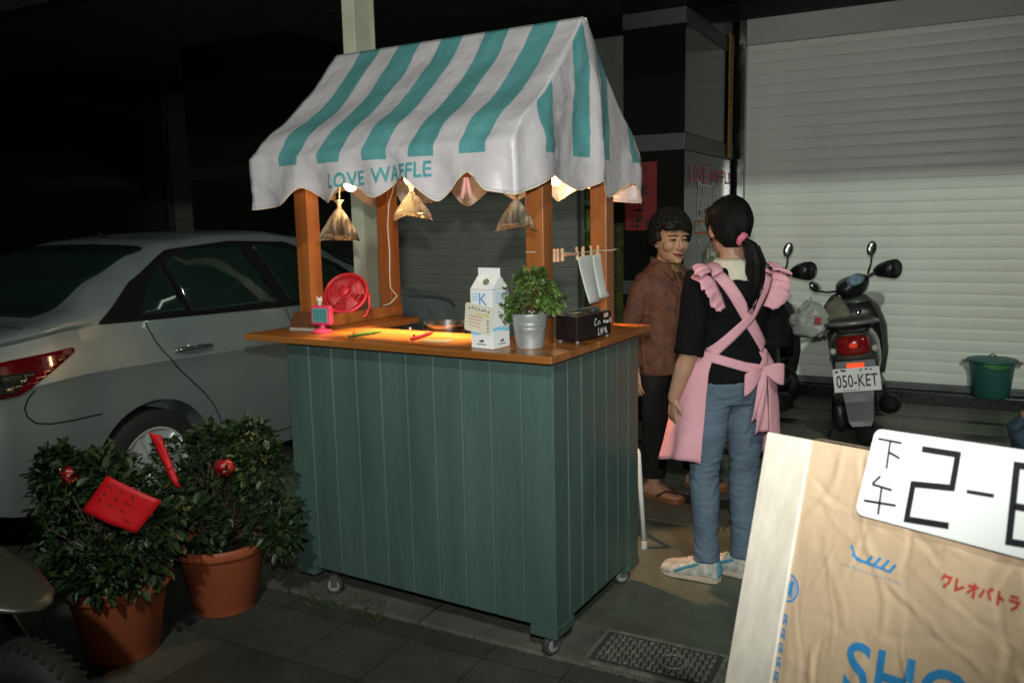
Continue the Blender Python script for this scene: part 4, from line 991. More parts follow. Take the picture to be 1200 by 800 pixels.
for sd in (1, -1):
    fn = lambda s, z, o, sd=sd: side(s, z, o, sd)
    # dark surround of the side glass, then the panes
    patch('window_surround', rnd_poly([(0.72,1.045),(0.98,1.215),(1.30,1.372),(1.75,1.405),(2.2,1.385),(2.62,1.22),(2.98,1.0),(2.75,0.985),(1.9,1.005)], .03), 0.003, m_trim, car, fn)
    patch('window', rnd_poly([(0.965,1.06),(1.10,1.225),(1.225,1.305),(1.245,1.05)], .015), 0.0065, m_tint, car, fn)
    patch('window', rnd_poly([(1.275,1.048),(1.255,1.318),(1.45,1.375),(1.79,1.382),(1.93,1.028)], .02), 0.0065, m_tint, car, fn)
    patch('window', rnd_poly([(2.02,1.022),(1.90,1.380),(2.17,1.362),(2.55,1.215),(2.88,1.01)], .02), 0.0065, m_tint, car, fn)
    b = MB()
    gl = lambda u, v: side(u, v, 0.0016, sd)
    b.strokes([[(0.98,1.03),(0.985,.98),(1.0,.93),(1.03,.87),(1.07,.81),(1.12,.755),(1.18,.69),(1.24,.63),(1.30,.55),(1.34,.47),(1.355,.38),(1.36,.30)], [(1.97,1.0),(1.98,.6),(1.96,.28)], [(3.02,.95),(2.98,.6),(2.96,.28)], [(1.34,.285),(2.96,.285)],
               [(.66,.636),(.52,.636),(.42,.64),(.36,.655),(.33,.69),(.325,.73),(.345,.77),(.37,.80)]], 0.007, gl, 0.02)
    b.build('panel_gap', m_gap, car, fix=False)
    patch('tail_light', rnd_poly([(0.03,.775),(0.02,.880),(0.16,.925),(0.57,.962),(0.58,.945),(0.46,.872),(0.31,.792)], .02), 0.006, mat('red lamp plastic', (0.11,0.003,0.005), 0.12, 0, 0.2, 20, coat=0.6), car, fn, 0.02)
    patch('reflector', rnd_poly([(0.04,.79),(0.05,.845),(0.15,.882),(0.40,.882),(0.29,.806)], .02), 0.009, mat('dark lamp chrome', (0.10,0.11,0.09), 0.15, 0.8, 0.5, 60), bpy.data.objects[[o.name for o in car.children if o.name.startswith('tail_light')][-1]], fn, 0.02)
    # handles
    for s in (1.10, 2.12):
        t_ = MB().tube([side(s, .872, .004, sd), side(s+.01, .875, .030, sd), side(s+.06, .876, .040, sd), side(s+.15, .874, .040, sd), side(s+.205, .870, .030, sd), side(s+.215, .868, .004, sd)], [(0.010,.014)]*6, 10).build('door_handle', mat('chrome handle', (0.5,0.5,0.5), 0.2, 1.0), car, smooth=True)
        MB().ell(side(s+.13, .87, -0.008, sd), (0.012, 0.055, 0.034), 10).build('handle_recess', m_paint, t_, smooth=True)
    # mirror
    c = side(2.86, 1.00, .11, sd)
    MB().ell(c+Vector((0,0,.06)), (0.105,0.06,0.072), 12).build('wing_mirror', m_paint, car, smooth=True)
    MB().ell(c+Vector((0,-0.035,.06)), (0.088,0.035,0.058), 12).build('mirror_glass', m_tint, car, smooth=True)
    MB().box(side(2.86, 1.00, .04, sd)+Vector((0,0,.02)), (0.16, 0.05, 0.022)).build('mirror_arm', m_trim, car, bevel=0.005)
    # wheels
    for s in (0.94, 3.50):
        MX = Matrix.Rotation(R(90*sd), 3, 'Y'); c = Vector((sd*0.735, s, .298))
        wh = MB().lathe([(0.19,-0.085), (0.27,-0.092), (0.290,-0.08), (0.298,-0.05), (0.298,0.05), (0.290,0.08), (0.270,0.093), (0.205,0.088), (0.20,0.06)], c, 48, MX).build('wheel', mat('car tyre rubber', (0.018,0.018,0.018), 0.75, 0, 0.2, 30), car, auto=40)
        m_al = mat('alloy rim', (0.72,0.73,0.73), 0.34, 0.5, 0.06, 10)
        b = MB(); b.lathe([(0.205,0.070), (0.207,0.086), (0.196,0.088), (0.188,0.07), (0.184,0.0), (0.205,0.0)], c, 48, MX)
        for i in range(10):
            a = 2*math.pi*i/10+(0.13 if i % 2 else -0.13); e = Vector((math.cos(a), math.sin(a), 0)); e2 = Vector((math.cos(a+(.10 if i % 2 == 0 else -.10)), math.sin(a+(.10 if i % 2 == 0 else -.10)), 0))
            b.tube([c+MX @ (e2*0.03+Vector((0,0,.062))), c+MX @ (e*0.10+Vector((0,0,.070))), c+MX @ (e*0.195+Vector((0,0,.074)))], [(0.012,.015), (0.010,.013), (0.012,.016)], 8, up=MX @ Vector((0,0,1)))
        b.lathe([(0.001,0.078), (0.028,0.076), (0.036,0.066), (0.036,0.04)], c, 20, MX)
        b.build('rim', m_al, wh, auto=45)
        MB().lathe([(0.001,0.02), (0.13,0.02), (0.13,0.03), (0.001,0.03)], c, 30, MX).build('brake_disc', mat('brake disc', (0.12,0.12,0.12), 0.4, 0.8), wh)
tp = lambda x, s, o: topz(s, x, o)
patch('rear_window', rnd_poly([(-.60,.52),(.60,.52),(.52,1.22),(-.52,1.22)], .05), 0.004, m_tint, car, lambda x, s, o: topz(s, x, o), 0.04)
patch('windscreen', rnd_poly([(-.58,2.42),(.58,2.42),(.68,3.10),(-.68,3.10)], .05), 0.004, m_tint, car, lambda x, s, o: topz(s, x, o), 0.04)
MB().strokes([[(-.70,.40),(.70,.40)]], 0.006, lambda x, s: topz(s, x, 0.002)).build('boot_gap', m_gap, car, fix=False)
MB().box2((-0.17,-0.006,.70), (0.17,0.02,.86)).build('number_plate', mat('white plate', (0.6,0.6,0.6), 0.5), car)
MB().tube([topz(1.36, -0.0, 0.0), topz(1.33, 0, 0.04)], [0.02, 0.006], 8).build('antenna', m_trim, car)
MB().tube([topz(3.02, .2, .012), topz(3.06, .55, .018)], 0.006, 6).build('wiper', m_trim, car)

# ================================================================== POTTED SHRUBS
m_terra = mat('terracotta plastic', (0.36,0.085,0.035), 0.55, 0, 0.10, 5, 0.05, 60)
m_s1 = mat('shrub leaf', (0.016,0.034,0.010), 0.46, 0, 0.3, 25); m_s2 = mat('shrub pale leaf', (0.032,0.050,0.016), 0.48, 0, 0.3, 25); m_s3 = mat('shrub dark leaf', (0.009,0.020,0.007), 0.48, 0, 0.3, 25)
m_stem = mat('woody stem', (0.06,0.045,0.03), 0.8)
m_card = mat('bright red card', (0.62,0.006,0.012), 0.55, 0, 0.08, 6)
def shrub(x, y, label, blobs, seed, pr=1.0, n=2300):
    t = thing('potted_shrub', label, 'potted shrub', (x, y, 0.002), group='potted shrubs beside the cart'); rnd = random.Random(seed)
    MB().lathe([(0.001,0), (0.118*pr,0), (0.122*pr,0.006), (0.124*pr,0.03), (0.128*pr,0.034), (0.160*pr,0.232), (0.163*pr,0.236), (0.174*pr,0.240), (0.178*pr,0.248), (0.180*pr,0.272), (0.176*pr,0.279), (0.166*pr,0.279), (0.162*pr,0.262), (0.157*pr,0.24), (0.001,0.235)], (0,0,0), 40).build('pot', m_terra, t, auto=45)
    MB().lathe([(0.001,0.243), (0.156*pr,0.241), (0.156*pr,0.2405)], (0,0,0), 20).build('soil', mat('potting soil', (0.03,0.022,0.015), 0.9), t)
    b = MB(); leafset(b, blobs, n, 0.040, 0.021, rnd, 1.0, 0.35); b.build('foliage', [m_s1, m_s2, m_s3], t, fix=False)
    b = MB()
    for c, r in blobs:
        for k in range(4):
            e = Vector(c)+Vector((rnd.uniform(-1,1)*r[0], rnd.uniform(-1,1)*r[1], rnd.uniform(-.3,1)*r[2]))*.85; s0 = Vector((rnd.uniform(-.05,.05), rnd.uniform(-.05,.05), .24))
            b.tube([s0, s0.lerp(e, .5)+Vector((0,0,.04)), e], [0.006, 0.004, 0.002], 5)
    b.build('stems', m_stem, t, smooth=True)
    return t
shrub(-2.56, 1.80, 'nearer terracotta potted shrub at left, with a broad red card on it', [((0,0,.40), (.24,.22,.13)), ((-.14,.03,.52), (.16,.15,.14)), ((.10,.02,.50), (.18,.16,.13)), ((-.20,-.02,.38), (.14,.14,.12)), ((-.10,.05,.62), (.10,.11,.10)), ((.17,-.06,.38), (.12,.12,.10)), ((.0,.0,.66), (.07,.08,.06)), ((-.05,-.13,.34), (.16,.08,.08)), ((-.28,.0,.50), (.07,.09,.12)), ((-.24,.0,.62), (.10,.10,.10)), ((.06,.0,.62), (.11,.11,.09)), ((-.33,.02,.60), (.05,.07,.08)), ((.20,.0,.50), (.10,.10,.10)), ((.05,-.14,.36), (.16,.08,.09))], 5, 1.0, 3300)
shrub(-2.50, 2.22, 'farther terracotta potted shrub, standing against the left end of the cart', [((0,0,.40), (.24,.21,.13)), ((.05,.03,.54), (.18,.16,.14)), ((-.08,.0,.52), (.17,.16,.14)), ((.17,.04,.55), (.13,.12,.13)), ((.27,.02,.40), (.10,.10,.10)), ((.10,.05,.66), (.11,.11,.08)), ((.33,0,.34), (.05,.06,.08)), ((-.16,-.02,.44), (.12,.13,.11)), ((.17,.02,.70), (.06,.07,.05)), ((-.02,.0,.66), (.08,.08,.07)), ((-.22,.0,.56), (.10,.10,.10)), ((.24,.0,.62), (.09,.10,.08)), ((.0,-.14,.38), (.18,.08,.10))], 9, 1.0, 3000)
def card(label, P, seed):
    P = [Vector(p) for p in P]; n = (P[1]-P[0]).cross(P[3]-P[0]).normalized()
    if n.y > 0: n = -n
    def f(u, v, o=0.0):
        a = P[0].lerp(P[1], u); c = P[3].lerp(P[2], u); return a.lerp(c, v)+n*(o+0.008*math.sin(u*math.pi)+0.004*N(u*3, v*3, seed))
    t = thing('red_card', label, 'card', f(.5, .5)); L0 = t.location.copy()
    o = MB().grid(lambda u, v: f(u, v)-L0, fr(0,1,8), fr(0,1,8)).build('card_sheet', m_card, t, smooth=True, fix=False); md = o.modifiers.new('t', 'SOLIDIFY'); md.thickness = 0.0012; md.offset = 0
    b = MB(); rnd = random.Random(seed)
    for i in range(3):
        for k in range(3):
            u = .15+.22*k; v = .2+.2*i
            for q in range(2): a = rnd.choice((0, 1.5, .7)); b.strokes([[(u-.05*math.cos(a), v-.06*math.sin(a)), (u+.05*math.cos(a), v+.06*math.sin(a))]], 0.022, lambda u, v: f(u, v, .0016)-L0, .02)
    b.build('ink_writing', mat('faint black ink', (0.22,0.005,0.007), 0.7), t, fix=False)
card('broad bright red card with faint black writing, lying on the nearer potted shrub', [(-2.405,1.690,.700), (-2.241,1.760,.615), (-2.308,1.705,.512), (-2.475,1.637,.585)], 3)
card('narrow upright red card between the two potted shrubs, in front of the car wheel', [(-2.675,2.065,.728), (-2.627,2.085,.714), (-2.551,2.095,.516), (-2.580,2.082,.530)], 6)
m_gold = mat('gold foil', (0.75,0.42,0.10), 0.25, 1.0, 0.2, 60); m_ribbon = mat('red ribbon', (0.26,0.008,0.010), 0.35)
for k, (p, lab) in enumerate((((-2.665,1.735,.655), 'red and gold ribbon rosette on the nearer potted shrub'), ((-2.285,2.075,.635), 'red and gold ribbon rosette on the farther potted shrub'))):
    t = thing('ribbon_rosette', lab, 'ribbon', p, 0, 'ribbon rosettes on the shrubs'); rnd = random.Random(k+20); b = MB(); g_ = MB()
    for i in range(14):
        a = rnd.uniform(0, 6.3); d = Vector((math.cos(a), rnd.uniform(-.7,.1), math.sin(a)*.6)).normalized(); l = rnd.uniform(.022, .042); s_ = d.orthogonal().normalized()*.010
        b.grid(lambda u, v: d*l*math.sin(u*math.pi)*1.0+s_*(v-.5)*2+d.cross(s_).normalized()*.018*math.sin(u*2*math.pi), fr(0,1,8), (0,1))
    for i in range(46):
        a = rnd.uniform(0, 6.3); d = Vector((math.cos(a), rnd.uniform(-1,-.1), math.sin(a)*.6)).normalized(); g_.box(d*rnd.uniform(.025,.048), (.008,.002,.006), Matrix.Rotation(a, 3, 'Y'))
    b.build('ribbon_loops', m_ribbon, t, smooth=True, fix=False); g_.build('gold_flecks', m_gold, t)
t = thing('silver_tinsel', 'silver tinsel tuft glinting between the two potted shrubs', 'tinsel', (-2.62, 2.03, .47)); b = MB(); rnd = random.Random(2)
for i in range(70):
    p = Vector((rnd.gauss(0,.035), rnd.gauss(0,.03), rnd.gauss(.02,.055))); d = Vector((rnd.uniform(-1,1), rnd.uniform(-1,1), rnd.uniform(-1,1))).normalized()*.014; s_ = d.orthogonal().normalized()*.002; b.quad(p-d-s_, p+d-s_, p+d+s_, p-d+s_)
b.build('tinsel_strands', mat('silver foil', (0.8,0.8,0.8), 0.2, 1.0), t, fix=False)

# ================================================================== SCOOTERS
m_sb = mat('black scooter plastic', (0.014,0.015,0.015), 0.35, 0, 0.25, 12); m_sg = mat('worn grey scooter paint', (0.078,0.088,0.074), 0.32, 0.2, 0.15, 6, coat=0.3); m_seat = mat('black seat vinyl', (0.012,0.012,0.012), 0.5, 0, 0.3, 60, 0.1, 150)
m_ty = mat('scooter tyre', (0.016,0.016,0.016), 0.7, 0, 0.2, 40); m_mir = mat('mirror glass', (0.65,0.68,0.66), 0.24, 1.0, 0.02, 3, rvar=0.04)
m_bei = mat('grubby beige cloth', (0.17,0.155,0.115), 0.85, 0, 0.2, 25, 0.3, 40); m_chr = mat('chrome', (0.6,0.6,0.6), 0.12, 1.0)
def scooter(label, loc, rz, lean, steer, paint, plate_text, mir=((-1, 0), (1, 0))):
    """origin under the rear wheel's contact; front towards +y"""
    t = thing('scooter', label, 'scooter', loc, 0, 'scooters parked by the shutter'); t.rotation_euler = (0, lean, rz)
    def wheel(y, name='wheel'):
        w = MB().torus((0,y,.205), .155, .050, Matrix.Rotation(R(90), 3, 'Y'), 40, 12).build(name, m_ty, t, smooth=True)
        MB().lathe([(.01,-.03), (.112,-.032), (.116,-.02), (.116,.02), (.112,.032), (.01,.03)], (0,y,.205), 30, Matrix.Rotation(R(90), 3, 'Y')).build('rim', mat('dark alloy', (0.08,0.08,0.08), 0.4, 0.7), w, auto=40)
        return w
    wheel(0)
    # tail fairing: loft along y
    def sec(y, w, z0, z1, k=0.75):
        z = (z0+z1)/2; h = (z1-z0)/2
        return [(w*math.copysign(abs(math.cos(a))**k, math.cos(a)), y, z+h*math.copysign(abs(math.sin(a))**k, math.sin(a))) for a in [2*math.pi*j/24 for j in range(24)]]
    MB().rings([sec(-.30,.055,.625,.73), sec(-.29,.085,.60,.755), sec(-.24,.125,.53,.78), sec(-.12,.140,.46,.785), sec(.05,.150,.42,.78), sec(.22,.145,.38,.765), sec(.40,.13,.32,.745), sec(.50,.10,.28,.70)]).build('tail_fairing', paint, t, smooth=True)
    MB().rings([sec(-.27,.07,.762,.785), sec(-.22,.115,.765,.825), sec(-.05,.14,.77,.845), sec(.15,.145,.765,.82), sec(.35,.13,.75,.80), sec(.50,.085,.735,.785)]).build('seat', m_seat, t, smooth=True)
    MB().tube([(.135,-.02,.80), (.14,-.16,.815), (.12,-.26,.825), (.05,-.325,.83), (-.05,-.325,.83), (-.12,-.26,.825), (-.14,-.16,.815), (-.135,-.02,.80)], [(.014,.02)]*8, 10).build('grab_rail', mat('satin grey rail', (0.22,0.23,0.22), 0.35, 0.4), t, smooth=True)
    MB().rings([sec(-.325,.072,.655,.735,.5), sec(-.315,.085,.64,.75,.5), sec(-.26,.10,.62,.76,.5)]).build('tail_light', mat('dark red lens', (0.16,0.006,0.008), 0.1, 0, 0.3, 40, coat=0.6, emit=(0.5,0.01,0.01), estr=0.03), t, smooth=True)
    MB().rings([sec(-.333,.02,.685,.71,.8), sec(-.322,.026,.678,.718,.8)]).build('painted_glint', mat('glowing red glint', (0.4,0.02,0.02), 0.1, emit=(1,0.08,0.04), estr=0.35), t, smooth=True)  # glint on the lens, put in as a small glowing piece
    for sd in (-1, 1):
        MB().ell((sd*.118,-.285,.665), (.020,.02,.022), 8).build('indicator', mat('clear indicator', (0.45,0.42,0.36), 0.1), t, smooth=True)
    MB().box((0,-.325,.575), (.10,.012,.034)).build('reflector', mat('glowing orange reflector', (0.75,0.06,0.02), 0.25, emit=(1,0.10,0.03), estr=0.7), t, bevel=.003)  # emission stands in for light thrown back by the reflector
    MB().rings([[(w*sx, y, z) for sx, y in ((-1,y0),(1,y0),(1,y0+.03),(-1,y0+.03))] for w, y0, z in ((.115,-.315,.61), (.12,-.33,.55), (.10,-.335,.45), (.085,-.36,.36), (.075,-.40,.25), (.055,-.41,.215))]).build('rear_mudguard', m_sb, t, bevel=.006)
    Mp = Matrix.Rotation(R(-12), 3, 'X'); pc = Vector((0,-.352,.495))
    pl = MB().box(pc, (.262,.004,.142), Mp).build('number_plate', mat('white plate', (0.6,0.6,0.6), 0.5), t, bevel=.0015)
    def pf(u, v): return pc+Mp @ Vector((u, -.0032, v))
    m_pt = mat('plate black', (0.012,0.016,0.014), 0.6)
    link('lettering', textfit(plate_text, pf, -.115, .115, -.045, .032, 0, 1.05, 0.012), m_pt, pl)
    b = MB(); b.strokes([[(-.118,.053),(-.10,.053)]], .012, pf); b.strokes([[(-.085,.060),(-.058,.056)]], .012, pf); b.strokes([[(.02,.052),(.035,.060)], [(.05,.058),(.066,.058)], [(.075,.054),(.09,.056)]], .008, pf)
    for k in range(5): b.strokes([[(-.08+.02*k,-.060),(-.07+.02*k,-.060)]], .005, pf)
    b.build('small_print', m_pt, pl)
    # exhaust on the right, engine on the left
    ex = MB().tube([(.12,.35,.22), (.15,.20,.22), (.165,.05,.25), (.17,-.24,.31)], [.022,.05,.066,.060], 14, round_=True).build('exhaust', mat('dull black steel', (0.02,0.02,0.02), 0.5, 0.5), t, smooth=True)
    MB().lathe([(.01,0), (.022,0), (.022,.03), (.01,.03)], (.171,-.29,.322), 14, Matrix.Rotation(R(100), 3, 'X')).build('tail_pipe', mat('dull black steel', (0.02,0.02,0.02), 0.5, 0.5), ex)
    MB().rings([sec(-.10,.03,.14,.28), sec(-.08,.05,.12,.31), sec(.15,.055,.12,.32), sec(.38,.05,.16,.34), sec(.42,.03,.18,.32)]).build('engine_cover', m_sb, t, smooth=True).location = (-.13, 0, 0)
    MB().tube([(-.13,.20,.26), (-.20,.16,.10), (-.235,.13,.01)], [.010,.009,.008], 8).build('side_stand', m_sb, t, smooth=True)
    for sd in (-1, 1): MB().tube([(sd*.10,-.02,.22), (sd*.115,-.08,.42), (sd*.10,-.10,.50)], [.022,.028,.018], 10).build('shock_absorber', m_zinc, t, smooth=True)
    MB().rings([sec(.42,.12,.26,.34,.5), sec(.60,.15,.25,.31,.5), sec(.80,.14,.25,.31,.5), sec(.90,.11,.26,.34,.5)]).build('footboard', m_sb, t, smooth=True)
    # steering group about a raked axis
    sg = bpy.data.objects.new('steering', None); 
    MS = Matrix.Translation((0,1.22,.205)) @ Matrix.Rotation(R(25), 4, 'X') @ Matrix.Rotation(steer, 4, 'Z') @ Matrix.Rotation(R(-25), 4, 'X') @ Matrix.Translation((0,-1.22,-.205))
    def sp(p): return MS @ Vector(p)
    def steer_o(o): o.data.transform(MS); return o
    fw = steer_o(MB().torus((0,1.22,.205), .155, .050, Matrix.Rotation(R(90), 3, 'Y'), 40, 12).build('wheel', m_ty, t, smooth=True))
    steer_o(MB().lathe([(.01,-.03), (.112,-.032), (.116,.0), (.112,.032), (.01,.03)], (0,1.22,.205), 30, Matrix.Rotation(R(90), 3, 'Y')).build('rim', mat('dark alloy', (0.08,0.08,0.08), 0.4, 0.7), fw, auto=40))
    steer_o(MB().torus((0,1.22,.205), .215, .055, Matrix.Rotation(R(90), 3, 'Y'), 20, 10, R(30), R(175), ).build('front_mudguard', paint, t, smooth=True))
    b = MB()
    for sd in (-1, 1): b.tube([(sd*.075,1.22,.205), (sd*.07,1.05,.55)], .017, 8)
    steer_o(b.build('fork', m_zinc, t, smooth=True))
    def shield(y, z, w, d): return [(w*math.cos(a), y+d*math.sin(a), z) for a in [2*math.pi*j/24 for j in range(24)]]
    MB().rings([shield(.92,.30,.16,.04), shield(.93,.45,.20,.06), shield(.94,.65,.21,.09), shield(.92,.80,.17,.09), shield(.89,.89,.09,.06)]).build('front_shield', paint, t, smooth=True)
    MB().rings([shield(.885,.42,.15,.03), shield(.865,.55,.17,.04), shield(.845,.72,.165,.05), shield(.84,.84,.12,.045)]).build('leg_shield_lining', m_sb, t, smooth=True)
    MB().lathe([(.001,0), (.018,0), (.020,.006), (.012,.010), (.008,.008), (.001,.008)], (.03,.79,.775), 18, Matrix.Rotation(R(82), 3, 'X')).build('ignition_lock', m_chr, t, auto=40)
    steer_o(MB().rings([[(x*w, y+dy, z) for x, dy in ((-1,-.03),(-.6,-.075),(0,-.09),(.6,-.075),(1,-.03),(.8,.06),(0,.12),(-.8,.06))] for w, y, z in ((.06,.875,.875), (.11,.86,.91), (.155,.85,.955), (.14,.86,1.0), (.07,.88,1.03))]).build('handlebar_cowl', m_sb, t, smooth=True, subd=1))
    steer_o(MB().ell((0,.795,1.0), (.075,.03,.045), 12, Matrix.Rotation(R(-30), 3, 'X')).build('instrument_dial', mat('pale blue dial', (0.20,0.30,0.38), 0.12, 0, 0.6, 30), t, smooth=True))
    b = MB()
    for sd in (-1, 1): b.tube([(sd*.10,.85,.965), (sd*.20,.835,.965), (sd*.26,.80,.957)], [.013,.013,.016], 10)
    steer_o(b.build('handlebar', m_sb, t, smooth=True))
    for sd, op in ((-1, 0), (1, 1)):
        P = [(.21,.84,.965), (.235,.83,.962), (.26,.805,.957), (.275,.765,.95), (.28,.72,.942)] if sd > 0 else [(-.19,.84,.955), (-.23,.82,.92), (-.27,.79,.87), (-.295,.765,.82), (-.31,.745,.77)]
        o = steer_o(MB().tube(P, [(.028,.033), (.046,.056), (.058,.068), (.066,.074), (.070,.078)] if sd > 0 else [(.028,.033), (.05,.075), (.06,.095), (.055,.10), (.035,.08)], 20, cap=False).build('hand_muff', m_bei if (sd < 0 and 'half' not in label) else m_sb, t, smooth=True)); md = o.modifiers.new('t', 'SOLIDIFY'); md.thickness = .008
        steer_o((MB().tube(P[1:], [.02, .048, .056, .062], 18) if sd > 0 else MB().tube(P[1:4], [.02,.03,.03], 10)).build('muff_lining', m_sb, o, smooth=True))
    for sd, yaw in mir:
        base = Vector((sd*.15,.84,.985)); tip = Vector((sd*.215,.80,1.095)) if sd > 0 or 'half' in label else Vector((-.30,.80,1.055))
        a = steer_o(MB().tube([base, base.lerp(tip,.5)+Vector((sd*.02,.01,0)), tip], [.008,.007,.009], 8).build('mirror_stalk', m_sb, t, smooth=True))
        Mm = Matrix.Rotation(R(yaw), 3, 'Z') @ Matrix.Rotation(R(sd*38), 3, 'Y'); c = tip+Vector((sd*.025,0,.045))
        h = steer_o(MB().ell(c, (.036,.018,.054), 14, Mm).build('mirror_housing', m_sb, a, smooth=True))
        steer_o(MB().ell(c+Mm @ Vector((0,-.014,0)), (.031,.010,.048), 14, Mm).build('mirror_glass', m_mir, h, smooth=True))
    return t
sc1 = scooter('black and grey scooter with plate 050-KET in front of the wide pale shutter', (-0.435, 5.64, .014), R(5), R(-8), R(44), m_sg, '050-KET', ((-1, 10), (1, -20)))
m_sg2 = mat('dark grey scooter paint', (0.050,0.056,0.050), 0.32, 0.2, 0.15, 6, coat=0.3)
sc2 = scooter('dark scooter half hidden behind the woman in the pink apron', (-1.07, 5.46, .014), R(3), R(-6), R(42), m_sg2, '750', ((-1, 0), (1, -20)))
t = thing('plastic_bag', 'crumpled pale plastic bag with red print hanging from the dark scooter handlebar', 'bag', (-0.84, 5.93, .66)); rs = []
for i in range(9):
    q = i/8; w_ = .03+.10*math.sin(q*2.4); rs.append([(w_*math.cos(a)*(1+.15*math.sin(a*5+i)), w_*.6*math.sin(a), .24-.24*q) for a in [2*math.pi*j/20 for j in range(20)]])
o = MB().rings(rs).build('bag_body', mat('pale plastic film', (0.34,0.35,0.32), 0.35, 0, 0.2, 14, 0.4, 20), t, smooth=True)
o.modifiers.new('s', 'SUBSURF').render_levels = 2; o.modifiers['s'].levels = 2; applied(o); wrinkle(o.data, .013, 11, 10)
MB().tube([(0,0,.235), (.0,.0,.27)], .008, 6).build('bag_handle', mat('pale plastic film', (0.38,0.40,0.36), 0.35), t)
MB().box((.06,-.085,.12), (.04,.006,.05), Matrix.Rotation(R(20), 3, 'Z')).build('red_print', mat('red print', (0.4,0.05,0.05), 0.5), t)

# scooter cut by the frame at lower left: front end only enters the picture
sl = thing('parked_scooter', 'dark scooter front wheel and grey mudguard tip at the lower left corner', 'scooter', (-2.115, 1.205, 0.002)); sl.rotation_euler = (0, 0, R(-80))
# local +y points along the scooter's nose (world +x)
w = MB().torus((0,0,.210), .152, .056, Matrix.Rotation(R(90), 3, 'Y'), 48, 14).build('front_wheel', m_ty, sl, smooth=True)
b = MB()
for i in range(44):
    a = 2*math.pi*i/44
    for sd in (-1, 1):
        Mx = Matrix.Rotation(a, 3, 'X'); b.box(Vector((0,0,.210))+Mx @ Vector((sd*.022, 0, .2035)), (.030, .011, .004), Mx @ Matrix.Rotation(R(sd*25), 3, 'Z'))
b.build('tread_blocks', m_ty, w)
b = MB(); b.lathe([(.02,-.03), (.108,-.034), (.114,-.026), (.114,.026), (.108,.034), (.02,.03)], (0,0,.210), 36, Matrix.Rotation(R(90), 3, 'Y')); b.build('rim', mat('dark alloy', (0.08,0.08,0.08), 0.4, 0.7), w, auto=40)
MB().lathe([(.075,.036), (.082,.038), (.082,.040), (.03,.042)], (0,0,.210), 30, Matrix.Rotation(R(90), 3, 'Y')).build('brake_disc', m_zinc, w, auto=30)
m_sl = mat('champagne grey paint', (0.085,0.082,0.068), 0.35, 0.3, 0.12, 5)
def fs(y, w_, z, h): return [(w_*math.cos(a), y, z+h*math.sin(a)) for a in [2*math.pi*j/20 for j in range(20)]]
MB().rings([fs(-.55,.15,.58,.13), fs(-.35,.16,.60,.085), fs(-.20,.15,.585,.052), fs(-.05,.115,.560,.030), fs(.05,.065,.540,.014), fs(.085,.02,.530,.006)]).build('front_beak', m_sl, sl, smooth=True)
b = MB()
for sd in (-1, 1): b.tube([(sd*.085,0,.21), (sd*.085,-.13,.40), (sd*.07,-.26,.62)], .020, 10)
b.build('fork', m_sb, sl, smooth=True)
MB().rings([fs(-.40,.15,.45,.16), fs(-.55,.18,.46,.20), fs(-.75,.17,.40,.16)]).build('leg_shield', m_sl, sl, smooth=True)
MB().tube([(-.32,-.42,1.02), (0,-.36,1.00), (.32,-.42,1.02)], .015, 8).build('handlebar', m_sb, sl, smooth=True)
MB().rings([fs(-.30,.10,.92,.05), fs(-.38,.14,.93,.09), fs(-.46,.10,.93,.06)]).build('handlebar_cowl', m_sl, sl, smooth=True)
MB().tube([(0,-.35,.64), (0,-.375,.88)], .035, 10).build('steering_column', m_sb, sl, smooth=True)
MB().rings([fs(-.75,.14,.24,.04), fs(-1.1,.15,.24,.04)]).build('footboard', m_sb, sl, smooth=True)
MB().rings([fs(-1.1,.13,.42,.20), fs(-1.4,.16,.52,.22), fs(-1.75,.10,.62,.12)]).build('tail_fairing', m_sl, sl, smooth=True)
MB().rings([fs(-1.08,.10,.70,.04), fs(-1.35,.14,.765,.05), fs(-1.7,.10,.76,.04)]).build('seat', m_seat, sl, smooth=True)
w = MB().torus((0,-1.25,.210), .152, .056, Matrix.Rotation(R(90), 3, 'Y'), 40, 12).build('rear_wheel', m_ty, sl, smooth=True)

# ================================================================== TEAL BIN
t = thing('waste_bin', 'small teal plastic bin with a flat lid on the step before the pale shutter', 'bin', (.300, 7.09, .1055))
m_bin = mat('teal bin plastic', (0.030,0.125,0.110), 0.45, 0, 0.12, 8)
MB().lathe([(.001,0), (.120,0), (.126,.006), (.152,.262), (.160,.264), (.160,.272), (.148,.272), (.118,.01), (.001,.01)], (0,0,0), 40).build('bucket', m_bin, t, auto=40)
MB().lathe([(.001,.300), (.10,.298), (.155,.288), (.170,.282), (.172,.270), (.166,.268), (.164,.278), (.001,.284)], (0,0,0), 40).build('lid', m_bin, t, auto=50)
MB().torus((0,0,.300), .020, .004, Matrix.Rotation(R(90), 3, 'X'), 16, 6, 0, math.pi).build('lid_loop', m_bk, t, smooth=True)
for sd in (-1, 1): MB().box((sd*.182,0,.262), (.034,.05,.014)).build('handle_lug', mat('grey lug', (0.15,0.13,0.12), 0.5), t, bevel=.004)
b = MB(); b.grid(lambda u, v: Vector((math.cos(R(-118+82*u))*(.1535+.001*v), math.sin(R(-118+82*u))*(.1535+.001*v), .262-.034*math.sin(u*math.pi)*v-.012*v)), fr(0,1,14), fr(0,1,4)); o = b.build('bin_liner', mat('green bin liner', (0.06,0.20,0.06), 0.4), t, smooth=True, fix=False); md = o.modifiers.new('t', 'SOLIDIFY'); md.thickness = .002; md.offset = 1

